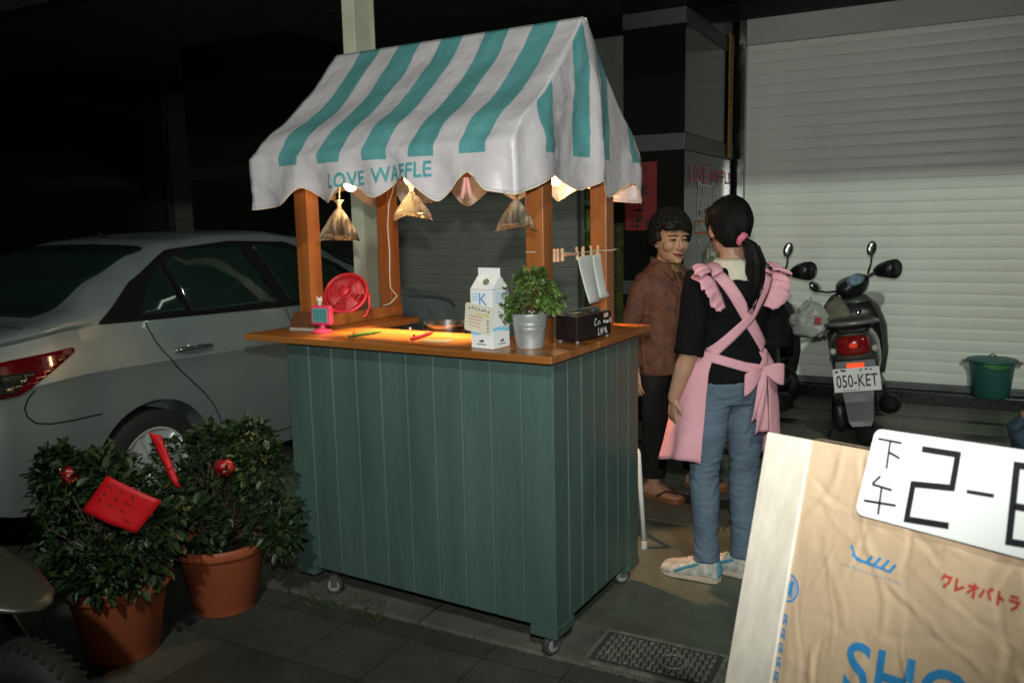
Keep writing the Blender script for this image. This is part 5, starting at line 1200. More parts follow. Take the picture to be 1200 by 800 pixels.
# ================================================================== A-BOARD SIGN
SO = Vector((-0.257, 1.405, 1.135)); Sh = Vector((.804,-.588,.091)).normalized(); Sv = Vector((-.088,-.270,-.959)); Sv = (Sv-Sh*Sv.dot(Sh)).normalized(); Sn = Sv.cross(Sh)
sign = thing('sandwich_board', 'kraft paper covered wooden A-board sign with a white opening hours card', 'sign', SO)
SM = Matrix(((Sh.x, Sv.x, Sn.x), (Sh.y, Sv.y, Sn.y), (Sh.z, Sv.z, Sn.z)))
def su(u, v, o=0.0): return SM @ Vector((u, v, o))
m_pine = mat('pale pine', (0.60,0.53,0.44), 0.6, 0, 0.05, 1.0, 0.04, 3.0, stretch=(60, 60, 1.6), col2=(0.70,0.63,0.54))
m_kraft = mat('kraft paper', (0.56,0.400,0.262), 0.5, 0, 0.06, 5, 0.12, 60, spec=0.45)
rk = random.Random(41); CREASE = []
for i in range(120):
    cu, cv = rk.uniform(.08, .64), rk.uniform(-.02, 1.06) if i > 60 else rk.uniform(-.02, .45); a = rk.choice((rk.gauss(1.45, .25), rk.gauss(.15, .35), rk.uniform(0, 3.14))); L_ = rk.uniform(.03, .16)
    CREASE.append((cu, cv, math.cos(a), math.sin(a), L_, rk.uniform(.004, .012), rk.choice((-1, 1))*rk.uniform(.0010, .0034)))
def crease(u, v):
    h = 0
    for cu, cv, ca, sa, L_, w_, am in CREASE:
        du, dv = u-cu, v-cv; s = du*ca+dv*sa
        if abs(s) > L_: continue
        d = -du*sa+dv*ca+.012*math.sin(s*30)
        if abs(d) < w_: h += am*(1-abs(d)/w_)*min(1, (L_-abs(s))/(.3*L_))
        elif 0 < d < w_*4: h -= am*.35*(1-(d-w_)/(3*w_))*min(1, (L_-abs(s))/(.3*L_))
    return h
def crumple(u, v):
    q = Vector((u*7, v*7, 1.7)); c = 0
    c += 0.0060*(1-abs(noise.noise(q))*2.2)+0.0030*noise.noise(q*2.1+Vector((3,1,0)))+1.1*crease(u, v)
    e = min(1, max(0, (u-0.098)/0.03), max(0, (v+0.001)/0.02))
    return 0.0035+c*e*0.48
BW, BH = 0.62, 1.175
def sbox(name, u0, u1, v0, v1, o0, o1, m, parent=sign, bevel=.002):
    b = MB(); b.box(((u0+u1)/2, (v0+v1)/2, (o0+o1)/2), (u1-u0, v1-v0, o1-o0)); b.v = [SM @ p for p in b.v]; return b.build(name, m, parent, bevel=bevel)
sbox('frame_stile', 0, .0965, 0, BH, -.018, .008, m_pine); sbox('frame_stile', BW, BW+.0965, 0, BH+.06, -.018, .008, m_pine)
sbox('backing_board', .0972, BW-.0007, 0.001, BH-.10, -.016, -.004, m_pine)
us = fr(.0972, BW-.001, 150); vs2 = fr(0.0, BH-.11, 270)
o = MB().grid(lambda u, v: su(u, v, crumple(u, v)), us, vs2).build('kraft_paper', m_kraft, sign, smooth=True, fix=False)
MB().grid(lambda u, v: su(u, -.0025-.002*v, crumple(u, 0)-v*.022), us, (0, 1)).build('paper_fold', m_kraft, sign, smooth=True, fix=False)
def pr_(u, v): return su(u, v, crumple(u, v)+.0012)
m_pblue = mat('blue print', (0.030,0.225,0.50), 0.6, 0, 0.06, 12); m_pred = mat('red print on kraft', (0.50,0.055,0.035), 0.6, 0, 0.1, 30); m_plb = mat('pale blue print', (0.16,0.30,0.42), 0.6, 0, 0.2, 60)
b = MB()
b.strokes([[(.2052,.1392),(.2090,.1440),(.2130,.1480)], [(.2110,.1490),(.2125,.1525),(.2165,.1555),(.2235,.1568),(.2351,.1568),(.2743,.1594)]], .0052, pr_, .004, .5)
b.strokes([[(.2335,.1567),(.2424,.1457)], [(.2462,.1569),(.2545,.1443)], [(.2592,.1574),(.2677,.1439)], [(.2711,.1589),(.2793,.1474)]], .0042, pr_, .004)
b.build('ship_emblem', m_pblue, sign, fix=False)
b = MB(); rnd = random.Random(12)
for i in range(17):
    u = .1951+.0059*i; v = .1700-.001*math.sin(i*.6)
    for q in range(2): a = rnd.choice((0, 1.57, .6)); b.strokes([[(u-.0018*math.cos(a), v-.0022*math.sin(a)), (u+.0018*math.cos(a), v+.0022*math.sin(a))]], .0011, pr_, .004)
b.build('small_print', m_plb, sign, fix=False)
KAT = [[[(.35,.0),(.15,.45)], [(.33,.18),(.85,.15),(.7,.6),(.3,1)]],                                  # ku
       [[(.25,.05),(.25,.9),(.9,.5)]],                                                                # re
       [[(.1,.32),(.95,.28)], [(.62,.02),(.62,1),(.48,.9)], [(.6,.35),(.1,.85)]],                      # o
       [[(.3,.25),(.05,.85)], [(.58,.2),(.88,.85)], [(.80,.02),(.92,.08),(.86,.18),(.76,.12),(.80,.02)]],  # pa
       [[(.35,.02),(.35,1)], [(.35,.38),(.8,.58)]],                                                   # to
       [[(.2,.1),(.85,.08)], [(.12,.4),(.9,.38),(.75,.72),(.4,1)]]]                                   # ra
b = MB()
for i, g_ in enumerate(KAT): b.strokes([[(.3490+.0178*i+.0165*x, .1385+.0175*y) for x, y in pl] for pl in g_], .0034, pr_, .004)
b.build('red_lettering', m_pred, sign, fix=False)
def slant(u, v): return pr_(u, v-(u-.30)*.10)
me = textfit('SHOP', slant, .2260, .470, .330, .2605, .006, 1.05, .014); link('blue_lettering', me, m_pblue, sign)
b = MB()
def circ(cu, cv, r, w_, a0, a1): b.strokes([[(cu+r*math.cos(R(a)), cv+r*math.sin(R(a))) for a in range(a0, a1+1, 8)]], w_, pr_, .003)
circ(.0985,.2330,.0200,.0035,-88,88); circ(.0985,.2330,.0145,.0016,-86,86); b.strokes([[(.1035,.222),(.1035,.244)]], .009, pr_, .003); b.build('round_emblem', m_pblue, sign, fix=False)
b = MB(); rnd = random.Random(31)
for i in range(9):
    v = .275+.022*i
    b.strokes([[(.0985,v),(.1075,v)], [(.1005,v+.003),(.1005,v+.014)], [(.099,v+.0085),(.1085,v+.0085)], [(.106,v+.001+.004*rnd.random()),(.1075,v+.014)]], .0030, pr_, .004)
b.build('side_lettering', m_pblue, sign, fix=False)
# the card
out = []
for cu, cv, a0 in ((.2325,-.0200,180), (.4800,-.0215,270), (.4800,.0800,0), (.2225,.0810,90)):
    out += [(cu+.0125*math.cos(R(a0+18*i)), cv+.0125*math.sin(R(a0+18*i))) for i in range(6)]
tc_ = MB().prism([su(u, v, .0165) for u, v in out], -Sn*.0025).build('hours_card', mat('white card', (0.80,0.80,0.79), 0.45, 0, 0.02, 6), sign)
def kf(u, v): return su(u, v, .0172)
m_ink = mat('black marker', (0.015,0.015,0.018), 0.5)
b = MB()
b.strokes([[(.2289,-.0187),(.2684,-.0179)], [(.2495,-.0179),(.2504,.0209)], [(.2509,-.002),(.2600,.0005),(.2687,.0036)],
           [(.2425,.0328),(.2370,.0395),(.2314,.0459)], [(.2314,.0465),(.2646,.0487)], [(.2213,.0716),(.2749,.0681)], [(.2476,.0488),(.2488,.0859)]], .0036, kf, .006)
b.build('afternoon_characters', m_ink, tc_)
b = MB()
b.strokes([[(.3007,-.0146),(.3537,-.0151),(.3529,.0285),(.2960,.0342),(.2947,.0823),(.3565,.0771)], [(.4700,-.0150),(.4317,-.0143),(.4359,.0776),(.4770,.0740),(.4755,.0330),(.4352,.0348)]], .0086, kf, .008)
b.strokes([[(.3734,.0290),(.4092,.0276)]], .0048, kf)
b.build('hours_digits', m_ink, tc_)
# rear leaf of the A-board
def back_leaf(u, d, z): 
    return su(u, 0, -.02)+Vector((-Sn.x, -Sn.y, 0)).normalized()*d+Vector((0,0,z))
for u in (.03, BW+.06):
    A = su(u, .03, -.022); g0 = SO+A; B_ = A+Vector((-Sn.x, -Sn.y, 0)).normalized()*.42; B_.z = -SO.z+.002
    MB().tube([A, B_], [(.022,.012)]*2, 4).build('rear_leg', m_pine, sign)
# ================================================================== PEOPLE
def skin_mat(name, c):
    m = mat(name, c, 0.5, 0, 0.08, 14, 0.12, 90, spec=0.4); m.node_tree.nodes['Principled BSDF'].inputs['Subsurface Weight'].default_value = 0.08
    m.node_tree.nodes['Principled BSDF'].inputs['Subsurface Radius'].default_value = (0.012, 0.005, 0.003); return m
m_lip = mat('lips', (0.28,0.075,0.065), 0.45); m_eye = mat('dark eyes', (0.012,0.008,0.006), 0.2); m_brow = mat('eyebrows', (0.03,0.02,0.015), 0.8); m_teeth = mat('teeth', (0.5,0.45,0.38), 0.3)
HEAD = [(-.114,.020,.070,-.030),(-.106,.034,.084,-.010),(-.090,.050,.090,.012),(-.070,.0585,.088,.045),(-.045,.062,.088,.065),(-.02,.067,.086,.078),(.0,.070,.082,.086),(.03,.073,.089,.092),(.06,.071,.083,.090),(.085,.060,.066,.078),(.103,.040,.042,.054),(.112,.016,.014,.022)]
def head_rings(sc=1.0, ox=0.0, tab=HEAD):
    out = []
    for z, w, f, b_ in tab:
        r = []
        for j in range(26):
            a = 2*math.pi*j/26; c, s = math.cos(a), math.sin(a)
            r.append(Vector(((w+ox)*math.copysign(abs(c)**.9, c), ((f+ox) if s > 0 else (b_+ox))*math.copysign(abs(s)**.9, s), z))*sc)
        out.append(r)
    return out
def add_head(b, HMx, smile=0.0, sc=1.0):
    k = len(b.v); b.rings(head_rings(sc))
    b.tube([Vector((0,.080,.012))*sc, Vector((0,.096,-.010))*sc, Vector((0,.109,-.032))*sc, Vector((0,.094,-.046))*sc], [.007,.010,.013,.010], 10, round_=True)
    for s in (-1, 1):
        b.ell(Vector((s*.011,.094,-.038))*sc, (.010,.011,.008), 8)
        b.ell(Vector((s*.034,.050+.006*smile,-.030+.006*smile))*sc, (.033,.034,.031+.004*smile), 12)
        b.ell(Vector((s*.031,.082,.028))*sc, (.024,.010,.007), 8)
        b.ell(Vector((s*.031,.077,.002))*sc, (.016,.011,.010), 10)
        b.ell(Vector((s*.073,-.008,-.012))*sc, (.010,.022,.033), 10, Matrix.Rotation(s*R(-14), 3, 'Z'))
        b.ell(Vector((s*.010,.091,-.066))*sc, (.014+.004*smile,.008,.006), 8)
    b.ell(Vector((0,.090,-.075))*sc, (.018+.005*smile,.008,.006), 8); b.ell(Vector((0,.080,-.100))*sc, (.020,.014,.014), 8)
    for i in range(k, len(b.v)): b.v[i] = HMx @ b.v[i]
def paint_face(me, HMx, smile, sc=1.0):
    inv = HMx.inverted(); S_ = [0]*len(me.polygons)
    for i, p in enumerate(me.polygons):
        q = (inv @ p.center)/sc
        if q.y < .055 or q.z > .06 or q.z < -.11 or abs(q.x) > .06: continue
        ax = abs(q.x); dz = q.z-(-.070+smile*.30*ax*ax*30*.05)
        if ax < .024+.006*smile:
            m_ = -.0705+smile*ax*ax*9
            if abs(q.z-m_) < .0085-ax*.12: S_[i] = 1
            if abs(q.z-m_-.0005) < .0021: S_[i] = 3
        if ((ax-.031)/.0150)**2+((q.z-.002+smile*ax*0-.0)/(.0048 if smile else .007))**2 < 1: S_[i] = 2
        if abs(ax-.032) < .020 and abs(q.z-(.0235-(ax-.03)**2*8)) < .0033: S_[i] = 3
    me.polygons.foreach_set('material_index', S_)
def hand(b, wrist, d, n, side, curl=0.5, sc=1.0):
    k0 = len(b.v)
    """palm and five fingers; d = along the fingers, n = back of the hand, side*s points to the thumb"""
    W_ = Vector(wrist); d = Vector(d).normalized(); n = Vector(n); n = (n-d*n.dot(d)).normalized(); s = d.cross(n)*side
    b.tube([W_-d*.02, W_+d*.015, W_+d*.05, W_+d*.082], [(.017,.022),(.014,.027),(.013,.037),(.010,.038)], 14, up=n, round_=True)
    for o, L_, r in ((-.029,.052,.0072),(-.010,.064,.0080),(.010,.068,.0083),(.029,.061,.0080)):
        p = W_+d*.072+s*o; pts = [p]; dd = d+s*o*1.6; dd.normalize()
        for i, f in enumerate((.15,.42,.30,.25)):
            a = curl*(0 if i == 0 else .55); 
            if i: dd = (dd*math.cos(a)-n*math.sin(a)).normalized()
            p = p+dd*L_*f*1.02; pts.append(p)
        b.tube([q*1.0 for q in pts], [r*1.05, r*1.08, r, r*.93, r*.8], 9, up=n, round_=True)
    p = W_+d*.018+s*.024; q = p+(d*.55+s*.62-n*.25).normalized()*.032; q2 = q+(d*.85+s*.25-n*.3).normalized()*.028; q3 = q2+(d*.95-n*.3).normalized()*.022
    b.tube([p-s*.01, p, q, q2, q3], [.012,.0135,.0105,.0095,.0078], 9, up=n, round_=True)
    for i in range(k0, len(b.v)): b.v[i] = W_+(b.v[i]-W_)*sc
def ering(z, w, df, db, cx=0.0, cy=0.0, n=30, k=.92):
    r = []
    for j in range(n):
        a = 2*math.pi*j/n; c, s = math.cos(a), math.sin(a)
        r.append(Vector((cx+w*math.copysign(abs(c)**k, c), cy+(df if s > 0 else db)*math.copysign(abs(s)**k, s), z)))
    return r
def torso(b, tab, o=0.0, z0=-9, z1=9):
    b.rings([ering(z, w+o, f+o, d+o, 0, cy) for z, w, f, d, cy in tab if z0 <= z <= z1])
def foot_mesh(b, ank, yaw, L_=.235, w=.042, o=0.0, h=.062):
    A = Vector((ank[0], ank[1], 0)); d = Vector((-math.sin(yaw), math.cos(yaw), 0)); s = Vector((math.cos(yaw), math.sin(yaw), 0)); rs = []
    for t, ww, z1 in ((-.055,.020,.045),(-.045,.030,.075),(-.01,.036,.092),(.03,.037,.085),(.08,.041,.062),(.125,.046,.046),(.158,.043,.038),(.180,.032,.032),(.190,.015,.022)):
        t *= L_/.245; z1 = z1*h/.062+o; ww += o; zc = z1/2+.002; hh = z1/2
        rs.append([A+d*t+s*ww*math.cos(a)+Vector((0,0,zc+hh*math.copysign(abs(math.sin(a))**.6, math.sin(a)))) for a in [2*math.pi*j/18 for j in range(18)]])
    b.rings(rs)
def sole_mesh(b, ank, yaw, L_=.245, o=.006):
    A = Vector((ank[0], ank[1], 0)); d = Vector((-math.sin(yaw), math.cos(yaw), 0)); s = Vector((math.cos(yaw), math.sin(yaw), 0)); P = []
    prof = [(-.062,0),(-.055,.024),(-.03,.036),(.03,.037),(.09,.043),(.13,.048),(.165,.043),(.188,.028),(.198,0)]
    for t, ww in prof: P.append(A+d*t*L_/.245+s*(ww+o*(ww > 0)))
    for t, ww in reversed(prof[1:-1]): P.append(A+d*t*L_/.245-s*(ww+o))
    b.prism([p+Vector((0,0,.001)) for p in P], (0,0,.027))
def finish(me, name, mats, parent):
    o = link(name, me, mats, parent, smooth=True); return o

# ------------------------------------------------------------------ young woman in the pink apron
gw = thing('person', 'woman with a black ponytail, black sweater, jeans and a pink cross-back apron, seen from behind', 'person', (-.765, 3.285, .014), R(40))
TG = [(.78,.150,.085,.095,0),(.84,.158,.095,.112,0),(.90,.146,.094,.100,0),(.97,.122,.085,.078,.0),(1.04,.128,.092,.080,0),(1.12,.142,.105,.092,-.004),(1.19,.150,.095,.098,-.010),(1.235,.146,.075,.090,-.014),(1.27,.100,.055,.068,-.016),(1.295,.060,.048,.054,-.012)]
HG = Matrix.Translation((-.005,.012,1.436)) @ Matrix.Rotation(R(-9), 4, 'Z') @ Matrix.Rotation(R(-8), 4, 'X')
SL, EL, WL = Vector((-.146,-.012,1.222)), Vector((-.196,-.045,.955)), Vector((-.240,-.005,.775))
SR, ER, WR = Vector((.146,-.012,1.222)), Vector((.185,-.010,.965)), Vector((.09,.17,1.02))
KL, AL, KR, AR = Vector((-.092,.025,.44)), Vector((-.088,.0,.085)), Vector((.085,.03,.44)), Vector((.072,-.005,.085))
HL, HR = Vector((-.078,.0,.80)), Vector((.078,.0,.80))
m_skin1 = skin_mat('light brown skin', (0.36,0.20,0.13))
b = MB(); torso(b, TG); b.tube([(0,-.012,1.27), (0,-.004,1.33), (-.002,.004,1.39)], [.056,.048,.050], 16)
add_head(b, HG)
for S_, E_, W_ in ((SL,EL,WL), (SR,ER,WR)): b.tube([S_, S_.lerp(E_,.3), E_, E_.lerp(W_,.35), W_], [.040,.043,.036,.037,.025], 14, round_=True)
hand(b, WL, (-.02,.12,-1), (-1,-.1,0), -1, .6, .9); hand(b, WR, (-.7,.5,.3), (.3,.4,.9), 1, .6, .9)
for H_, K_, A_ in ((HL,KL,AL), (HR,KR,AR)): b.tube([H_, H_.lerp(K_,.5), K_, K_.lerp(A_,.35), A_], [.078,.070,.050,.050,.034], 14, round_=True)
foot_mesh(b, AL, R(46)); foot_mesh(b, AR, R(38))
me = fuse(b, .0045, 3); paint_face(me, HG, 0); finish(me, 'body', [m_skin1, m_lip, m_eye, m_brow, m_teeth], gw)
# jeans
m_jean = mat('washed blue denim', (0.100,0.138,0.190), 0.8, 0, 0.20, 9, 0.35, 300)
b = MB(); torso(b, TG, .010, .77, .91)
b.rings([ering(.745,.14,.085,.09), ering(.80,.158,.098,.108), ering(.86,.162,.104,.118), ering(.905,.150,.10,.105)])
rw = random.Random(6)
for H_, K_, A_ in ((HL,KL,AL), (HR,KR,AR)):
    pts = []; rad = []
    for i in range(41):
        q = i/40; p = H_.lerp(K_, q/.5) if q < .5 else K_.lerp(A_, (q-.5)/.5)
        wr = 0
        pts.append(p+Vector((0, 0, 0))); rad.append(lerp_tab([(0,.087),(.2,.078),(.48,.058),(.62,.059),(.85,.049),(1,.051)], q)+wr)
    b.tube(pts, rad, 22)
me = wrinkle(fuse(b, .006, 3), .0042, 9, 42, lambda p: 1.2 if p.z < .25 or .38 < p.z < .52 else .55); finish(me, 'jeans', m_jean, gw)
# sweater
m_swt = mat('black knit', (0.0045,0.0045,0.005), 0.9, 0, 0.25, 30, 0.2, 250, spec=0.15)
b = MB(); torso(b, TG, .014, .83); b.rings([ering(.845,.168,.112,.122), ering(.88,.165,.112,.118)])
for S_, E_ in ((SL,EL), (SR,ER)):
    d = (E_-S_); b.tube([S_+Vector((-S_.x*.30,0,.014)), S_+Vector((0,0,.008)), S_+d*.15, S_+d*.5, S_+d*.8], [.054,.060,.058,.056,.055], 18, round_=True); b.tube([S_+d*.7, S_+d*1.02], [.055,.057], 18)
me = wrinkle(fuse(b, .007, 5), .004, 8, 16); finish(me, 'sweater', m_swt, gw)
# cream collar
m_col = mat('cream cotton', (0.52,0.47,0.38), 0.85, 0, 0.08, 20, 0.2, 120)
b = MB(); rs = []
for r_, z_, back in ((0,1.318,0),(.3,1.312,0),(.65,1.288,0),(1,1.262,0)):
    ring = []
    for j in range(48):
        a = 2*math.pi*j/48; c, s = math.cos(a), math.sin(a)
        w = .062+(.118-.062)*r_; dp = (.056+(.085-.056)*r_) if s > 0 else (.066+(.118-.066)*r_)
        ring.append(Vector((w*c, -.012+dp*s, z_-.022*r_*max(0,-s)-.02*r_*abs(c)**2+.004*math.sin(a*9)*r_)))
    rs.append(ring)
b.rings(rs, cap=False); o = b.build('collar', m_col, gw, smooth=True, fix=False); md = o.modifiers.new('t', 'SOLIDIFY'); md.thickness = .006; md.offset = 1
# torso skin for the apron straps
def tsurf(x, z, back=True, o=.020):
    w, f, d, cy = (lerp_tab([(r[0], r[k]) for r in TG], z) for k in (1,2,3,4)); w += .014; e = (d if back else f)+.014
    q = max(0.0, 1-min(1, abs(x)/(w+.004))**2.17)**(1/2.17)
    return Vector((x, cy+(-1 if back else 1)*(e*q+o-.014), z))
m_pinka = mat('pink cotton', (0.62,0.305,0.355), 0.8, 0, 0.07, 9, 0.25, 35)
def strap(pts, w, name, fn=tsurf, n=26):
    b = MB(); L_ = []; P = [Vector(p) for p in pts]
    for i in range(n+1):
        q = i/n*(len(P)-1); k = min(len(P)-2, int(q)); t = q-k; p = P[k].lerp(P[k+1], t); d = (P[k+1]-P[k]).normalized(); s = Vector((-d.y, d.x))*w/2
        L_.append([fn(p.x+s.x*u, p.y+s.y*u) for u in (-1,-.5,0,.5,1)])
    b.rings(L_, cap=False, close=False); o = b.build(name, m_pinka, gw, smooth=True, fix=False); md = o.modifiers.new('t', 'SOLIDIFY'); md.thickness = .0018; md.offset = 0
    return o
strap([(-.100,1.262), (.020,1.085), (.110,.965)], .046, 'apron_strap')
strap([(.108,1.258), (.020,1.085), (-.118,.955)], .040, 'apron_strap', lambda x, z: tsurf(x, z, True, .025))
for sd in (-1, 1):   # over the shoulder to the bib
    L_ = []
    for i in range(15):
        a = math.pi*i/14; yc = -.012-.080*math.cos(a); z = 1.262+.030*math.sin(a)
        L_.append([Vector((sd*(.104+u*.022), yc, z-.010*u)) for u in (-1, 0, 1)])
    o = MB().rings(L_, cap=False, close=False).build('apron_strap', m_pinka, gw, smooth=True, fix=False); md = o.modifiers.new('t', 'SOLIDIFY'); md.thickness = .0018
    # ruffle
    L_ = []
    n = 90
    for i in range(n+1):
        q = i/n
        if q < .55:
            t = q/.55; bz = 1.275+(1.135-1.275)*(1-t); bx = .100+.022-.075*(1-t)*.75; base = tsurf(sd*bx, bz, True, .022); base.x = sd*(abs(base.x)+.012)
        else:
            a = math.pi*(q-.55)/.45*.85; base = Vector((sd*.126, -.012-.088*math.cos(a)*.9, 1.268+.030*math.sin(a)))
        env = math.sin(math.pi*min(1, max(0, .08+q*.92)))**.5
        out = Vector((sd*.9, -.45 if q < .6 else -.1, .12 if q > .3 else -.1)).normalized(); wv = math.sin(i*.62+1.1*math.sin(i*.19))*.008+.007*math.sin(i*.27+1); up = Vector((0,-.6,.8))
        L_.append([base+out*(.072*env*v)+up*(wv*v*env)+Vector((0,0,-.030*v*v*env)) for v in (0,.25,.5,.75,1)])
    o = MB().rings(L_, cap=False, close=False).build('ruffle', m_pinka, gw, smooth=True, fix=False); md = o.modifiers.new('t', 'SOLIDIFY'); md.thickness = .0012
# bib on the chest
b = MB(); b.grid(lambda u, v: tsurf(-.105+.21*u, .95+.30*v, False, .020), fr(0,1,10), fr(0,1,10)); o = b.build('apron_bib', m_pinka, gw, smooth=True, fix=False); md = o.modifiers.new('t', 'SOLIDIFY'); md.thickness = .003
# skirt: wraps the front, open at the back
def skirt(u, v):
    a = R(226 - 284*u)                       # from back-left round the front to back-right
    flare = 1+.10*v+(.62*v if u < .25 else .62*v*max(0, 1-(u-.25)*4))*.75+.12*v*(u > .9)
    w, d = .148, .116
    flare += .27*min(1, v/.16)
    fold = 1+.035*v*math.sin(a*9+1)+.02*v*math.sin(a*5)+.02*N(a*3, v*4, 2)
    x = w*math.cos(a)*flare*fold; y = (d if math.sin(a) > 0 else .108)*math.sin(a)*flare*fold
    return Vector((x, y+.004, .955-.43*v-.02*v*math.sin(a*3)))
o = MB().grid(skirt, fr(0,1,80), fr(0,1,24)).build('apron_skirt', m_pinka, gw, smooth=True, fix=False); md = o.modifiers.new('t', 'SOLIDIFY'); md.thickness = .0018
# waist tie, bow and tails
def tie(x, z): return tsurf(x, z, True, .026)
strap([(-.150,.950), (-.08,.930), (.0,.905), (.066,.892)], .036, 'waist_tie', tie); strap([(.118,.960), (.100,.925), (.072,.892)], .030, 'waist_tie', tie)
kn = tsurf(.070, .890, True, .032)
MB().ell(kn, (.017,.012,.016), 10).build('bow_knot', m_pinka, gw, smooth=True)
for sd, L_, dz in ((-1,.085,-.055), (1,.080,-.018)):
    b = MB()
    def lp(u, v):
        q = u*2 if u < .5 else (1-u)*2; off_ = .016*math.sin(q*math.pi*.9)*(1 if u < .5 else -1)
        ww = .010+.030*math.sin(min(1, q)*math.pi*.55)
        return kn+Vector((sd*L_*q, -.010-.012*q+off_*.9, dz*q+(v-.5)*2*ww+.004*math.sin(v*9+u*7)))
    o = b.grid(lp, fr(0,1,24), fr(0,1,8)).build('bow_loop', m_pinka, gw, smooth=True, fix=False); md = o.modifiers.new('t', 'SOLIDIFY'); md.thickness = .003
for x1, z1, w in ((.062,.640,.028), (.038,.690,.022)):
    b = MB(); o = b.grid(lambda u, v: kn+Vector(((x1-.070)*v+(u-.5)*2*w*(.5+.5*v), -.012-.012*math.sin(v*2.6)+.006*math.sin(u*6+v*5), (z1-.890)*v+.012*v*u)), fr(0,1,8), fr(0,1,16)).build('bow_tail', m_pinka, gw, smooth=True, fix=False); md = o.modifiers.new('t', 'SOLIDIFY'); md.thickness = .003
# hair
m_hair = mat('black hair', (0.005,0.0045,0.0045), 0.55, 0, 0.3, 30, 0.0, 26, spec=0.18)
b = MB(); HT = []
for z, w, f, d in HEAD: HT.append((z, w, f, d))
rs = []
for z, w, f, d in ((-.085,.030,-.018,.066),(-.065,.050,-.010,.088),(-.03,.066,.000,.100),(.0,.075,.028,.104),(.03,.079,.062,.106),(.06,.078,.092,.103),(.085,.068,.080,.090),(.105,.048,.056,.064),(.118,.022,.022,.028)):
    r = []
    for j in range(30):
        a = 2*math.pi*j/30; c, s = math.cos(a), math.sin(a); r.append(Vector((w*1.04*math.copysign(abs(c)**.9, c), (f if s > 0 else d)*s, z)))
    rs.append(r)
b.rings(rs)
for sd in (-1, 1):
    b.tube([Vector((sd*.066,.045,.07)), Vector((sd*.076,.030,.02)), Vector((sd*.072,.022,-.025)), Vector((sd*.066,.020,-.055))], [.018,.014,.009,.004], 10, round_=True)
for i, p in enumerate(b.v): b.v[i] = HG @ p
tie_h = Vector((.010,-.104,-.056)); hc = Vector((0,-.006,.015)); hr_ = Vector((.0835,.110,.108)); rq = random.Random(77); sb = MB()
for i in range(520):
    while True:
        u = Vector((rq.gauss(0,1), rq.gauss(0,1), rq.gauss(0,1))).normalized()
        if (u.z > .50 or (u.y < .30 and u.z > -.15) or (u.y < .05 and u.z > -.75)): break
    e = Vector(((tie_h-hc).x/hr_.x, (tie_h-hc).y/hr_.y, (tie_h-hc).z/hr_.z)).normalized(); P = []; lift = rq.uniform(.992, 1.022)
    for k in range(9):
        w_ = u.lerp(e, k/8).normalized()*(lift if k < 8 else .99); P.append(HG @ (hc+Vector((w_.x*hr_.x*(.90+.10*min(1,max(0,(w_.z+.9)))), w_.y*hr_.y, w_.z*hr_.z))))
    sb.tube(P, [.0012,.0016,.0017,.0017,.0017,.0017,.0017,.0016,.0013], 4)
me = joinmb(fuse(b, .005, 5), sb); hr = finish(me, 'hair', m_hair, gw)
tie_p = HG @ Vector((.012,-.108,-.060))
b = MB(); rt = random.Random(5)
P0_ = [tie_p+Vector((-.004,.012,.004)), tie_p, tie_p+Vector((.026,-.024,-.028)), tie_p+Vector((.044,-.028,-.085)), tie_p+Vector((.046,-.020,-.150)), tie_p+Vector((.042,-.012,-.205)), tie_p+Vector((.034,-.010,-.255))]
b.tube(P0_, [.020,.015,.024,.029,.028,.022,.008], 14, round_=True)
for i in range(0):
    o_ = [Vector((rt.uniform(-.024,.024), rt.uniform(-.016,.016), 0)) for _ in range(2)]
    b.tube([P0_[1], P0_[2]+o_[0], P0_[3]+o_[0]*1.3, P0_[4]+o_[1]*1.3, P0_[5]+o_[1]*1.4, P0_[6]+o_[1]*1.6+Vector((0,0,rt.uniform(-.03,.02)))], [.010,.011,.011,.010,.008,.002], 6)
sb = MB()
for i in range(230):
    a_ = rt.uniform(0, 6.283); r_ = rt.random()**.5; cx_, cy_ = math.cos(a_)*r_, math.sin(a_)*r_; P = []; tz = rt.uniform(-.035,.03)
    for (p, w_) in zip(P0_[1:], (.014,.030,.037,.037,.033,.020)):
        P.append(p+Vector((cx_*w_, cy_*w_*.8, 0))+Vector((rt.gauss(0,.0015), rt.gauss(0,.0015), tz if p is P0_[-1] else 0)))
    sb.tube(P, [.0016,.0021,.0022,.0021,.0018,.0007], 4)
for i in range(26):
    p = P0_[2].lerp(P0_[4], rt.random()); d_ = Vector((rt.uniform(-1,1), rt.uniform(-1,1), -1.2)).normalized(); sb.tube([p+d_*.01, p+d_*.04, p+d_*.07+Vector((0,0,-.02))], [.0009,.0008,.0004], 3)
me = joinmb(fuse(b, .004, 2), sb); finish(me, 'ponytail', m_hair, gw)
b = MB(); dtie = (P0_[2]-P0_[0]).normalized(); q = dtie.to_track_quat('Z', 'Y').to_matrix()
for i in range(30):
    a = 2*math.pi*i/30; b.ell(tie_p+q @ Vector((.018*math.cos(a), .018*math.sin(a), .005*math.sin(i*2.4))), (.008,.008,.011), 6)
me = fuse(b, .004, 2); finish(me, 'scrunchie', mat('pink velvet', (0.52,0.13,0.19), 0.8, 0, 0.15, 30), gw)
b = MB()
for sd in (-1, 1): b.tube([HG @ Vector((sd*.078,-.004,.004)), HG @ Vector((sd*.076,.05,.008)), HG @ Vector((sd*.066,.088,.008))], .0024, 6)
for sd in (-1, 1): b.torus(HG @ Vector((sd*.034,.100,.0)), .020, .0018, HG.to_3x3() @ Matrix.Rotation(R(90), 3, 'X'), 24, 5)
b.build('glasses', mat('dark frame', (0.02,0.015,0.015), 0.3), gw, smooth=True)
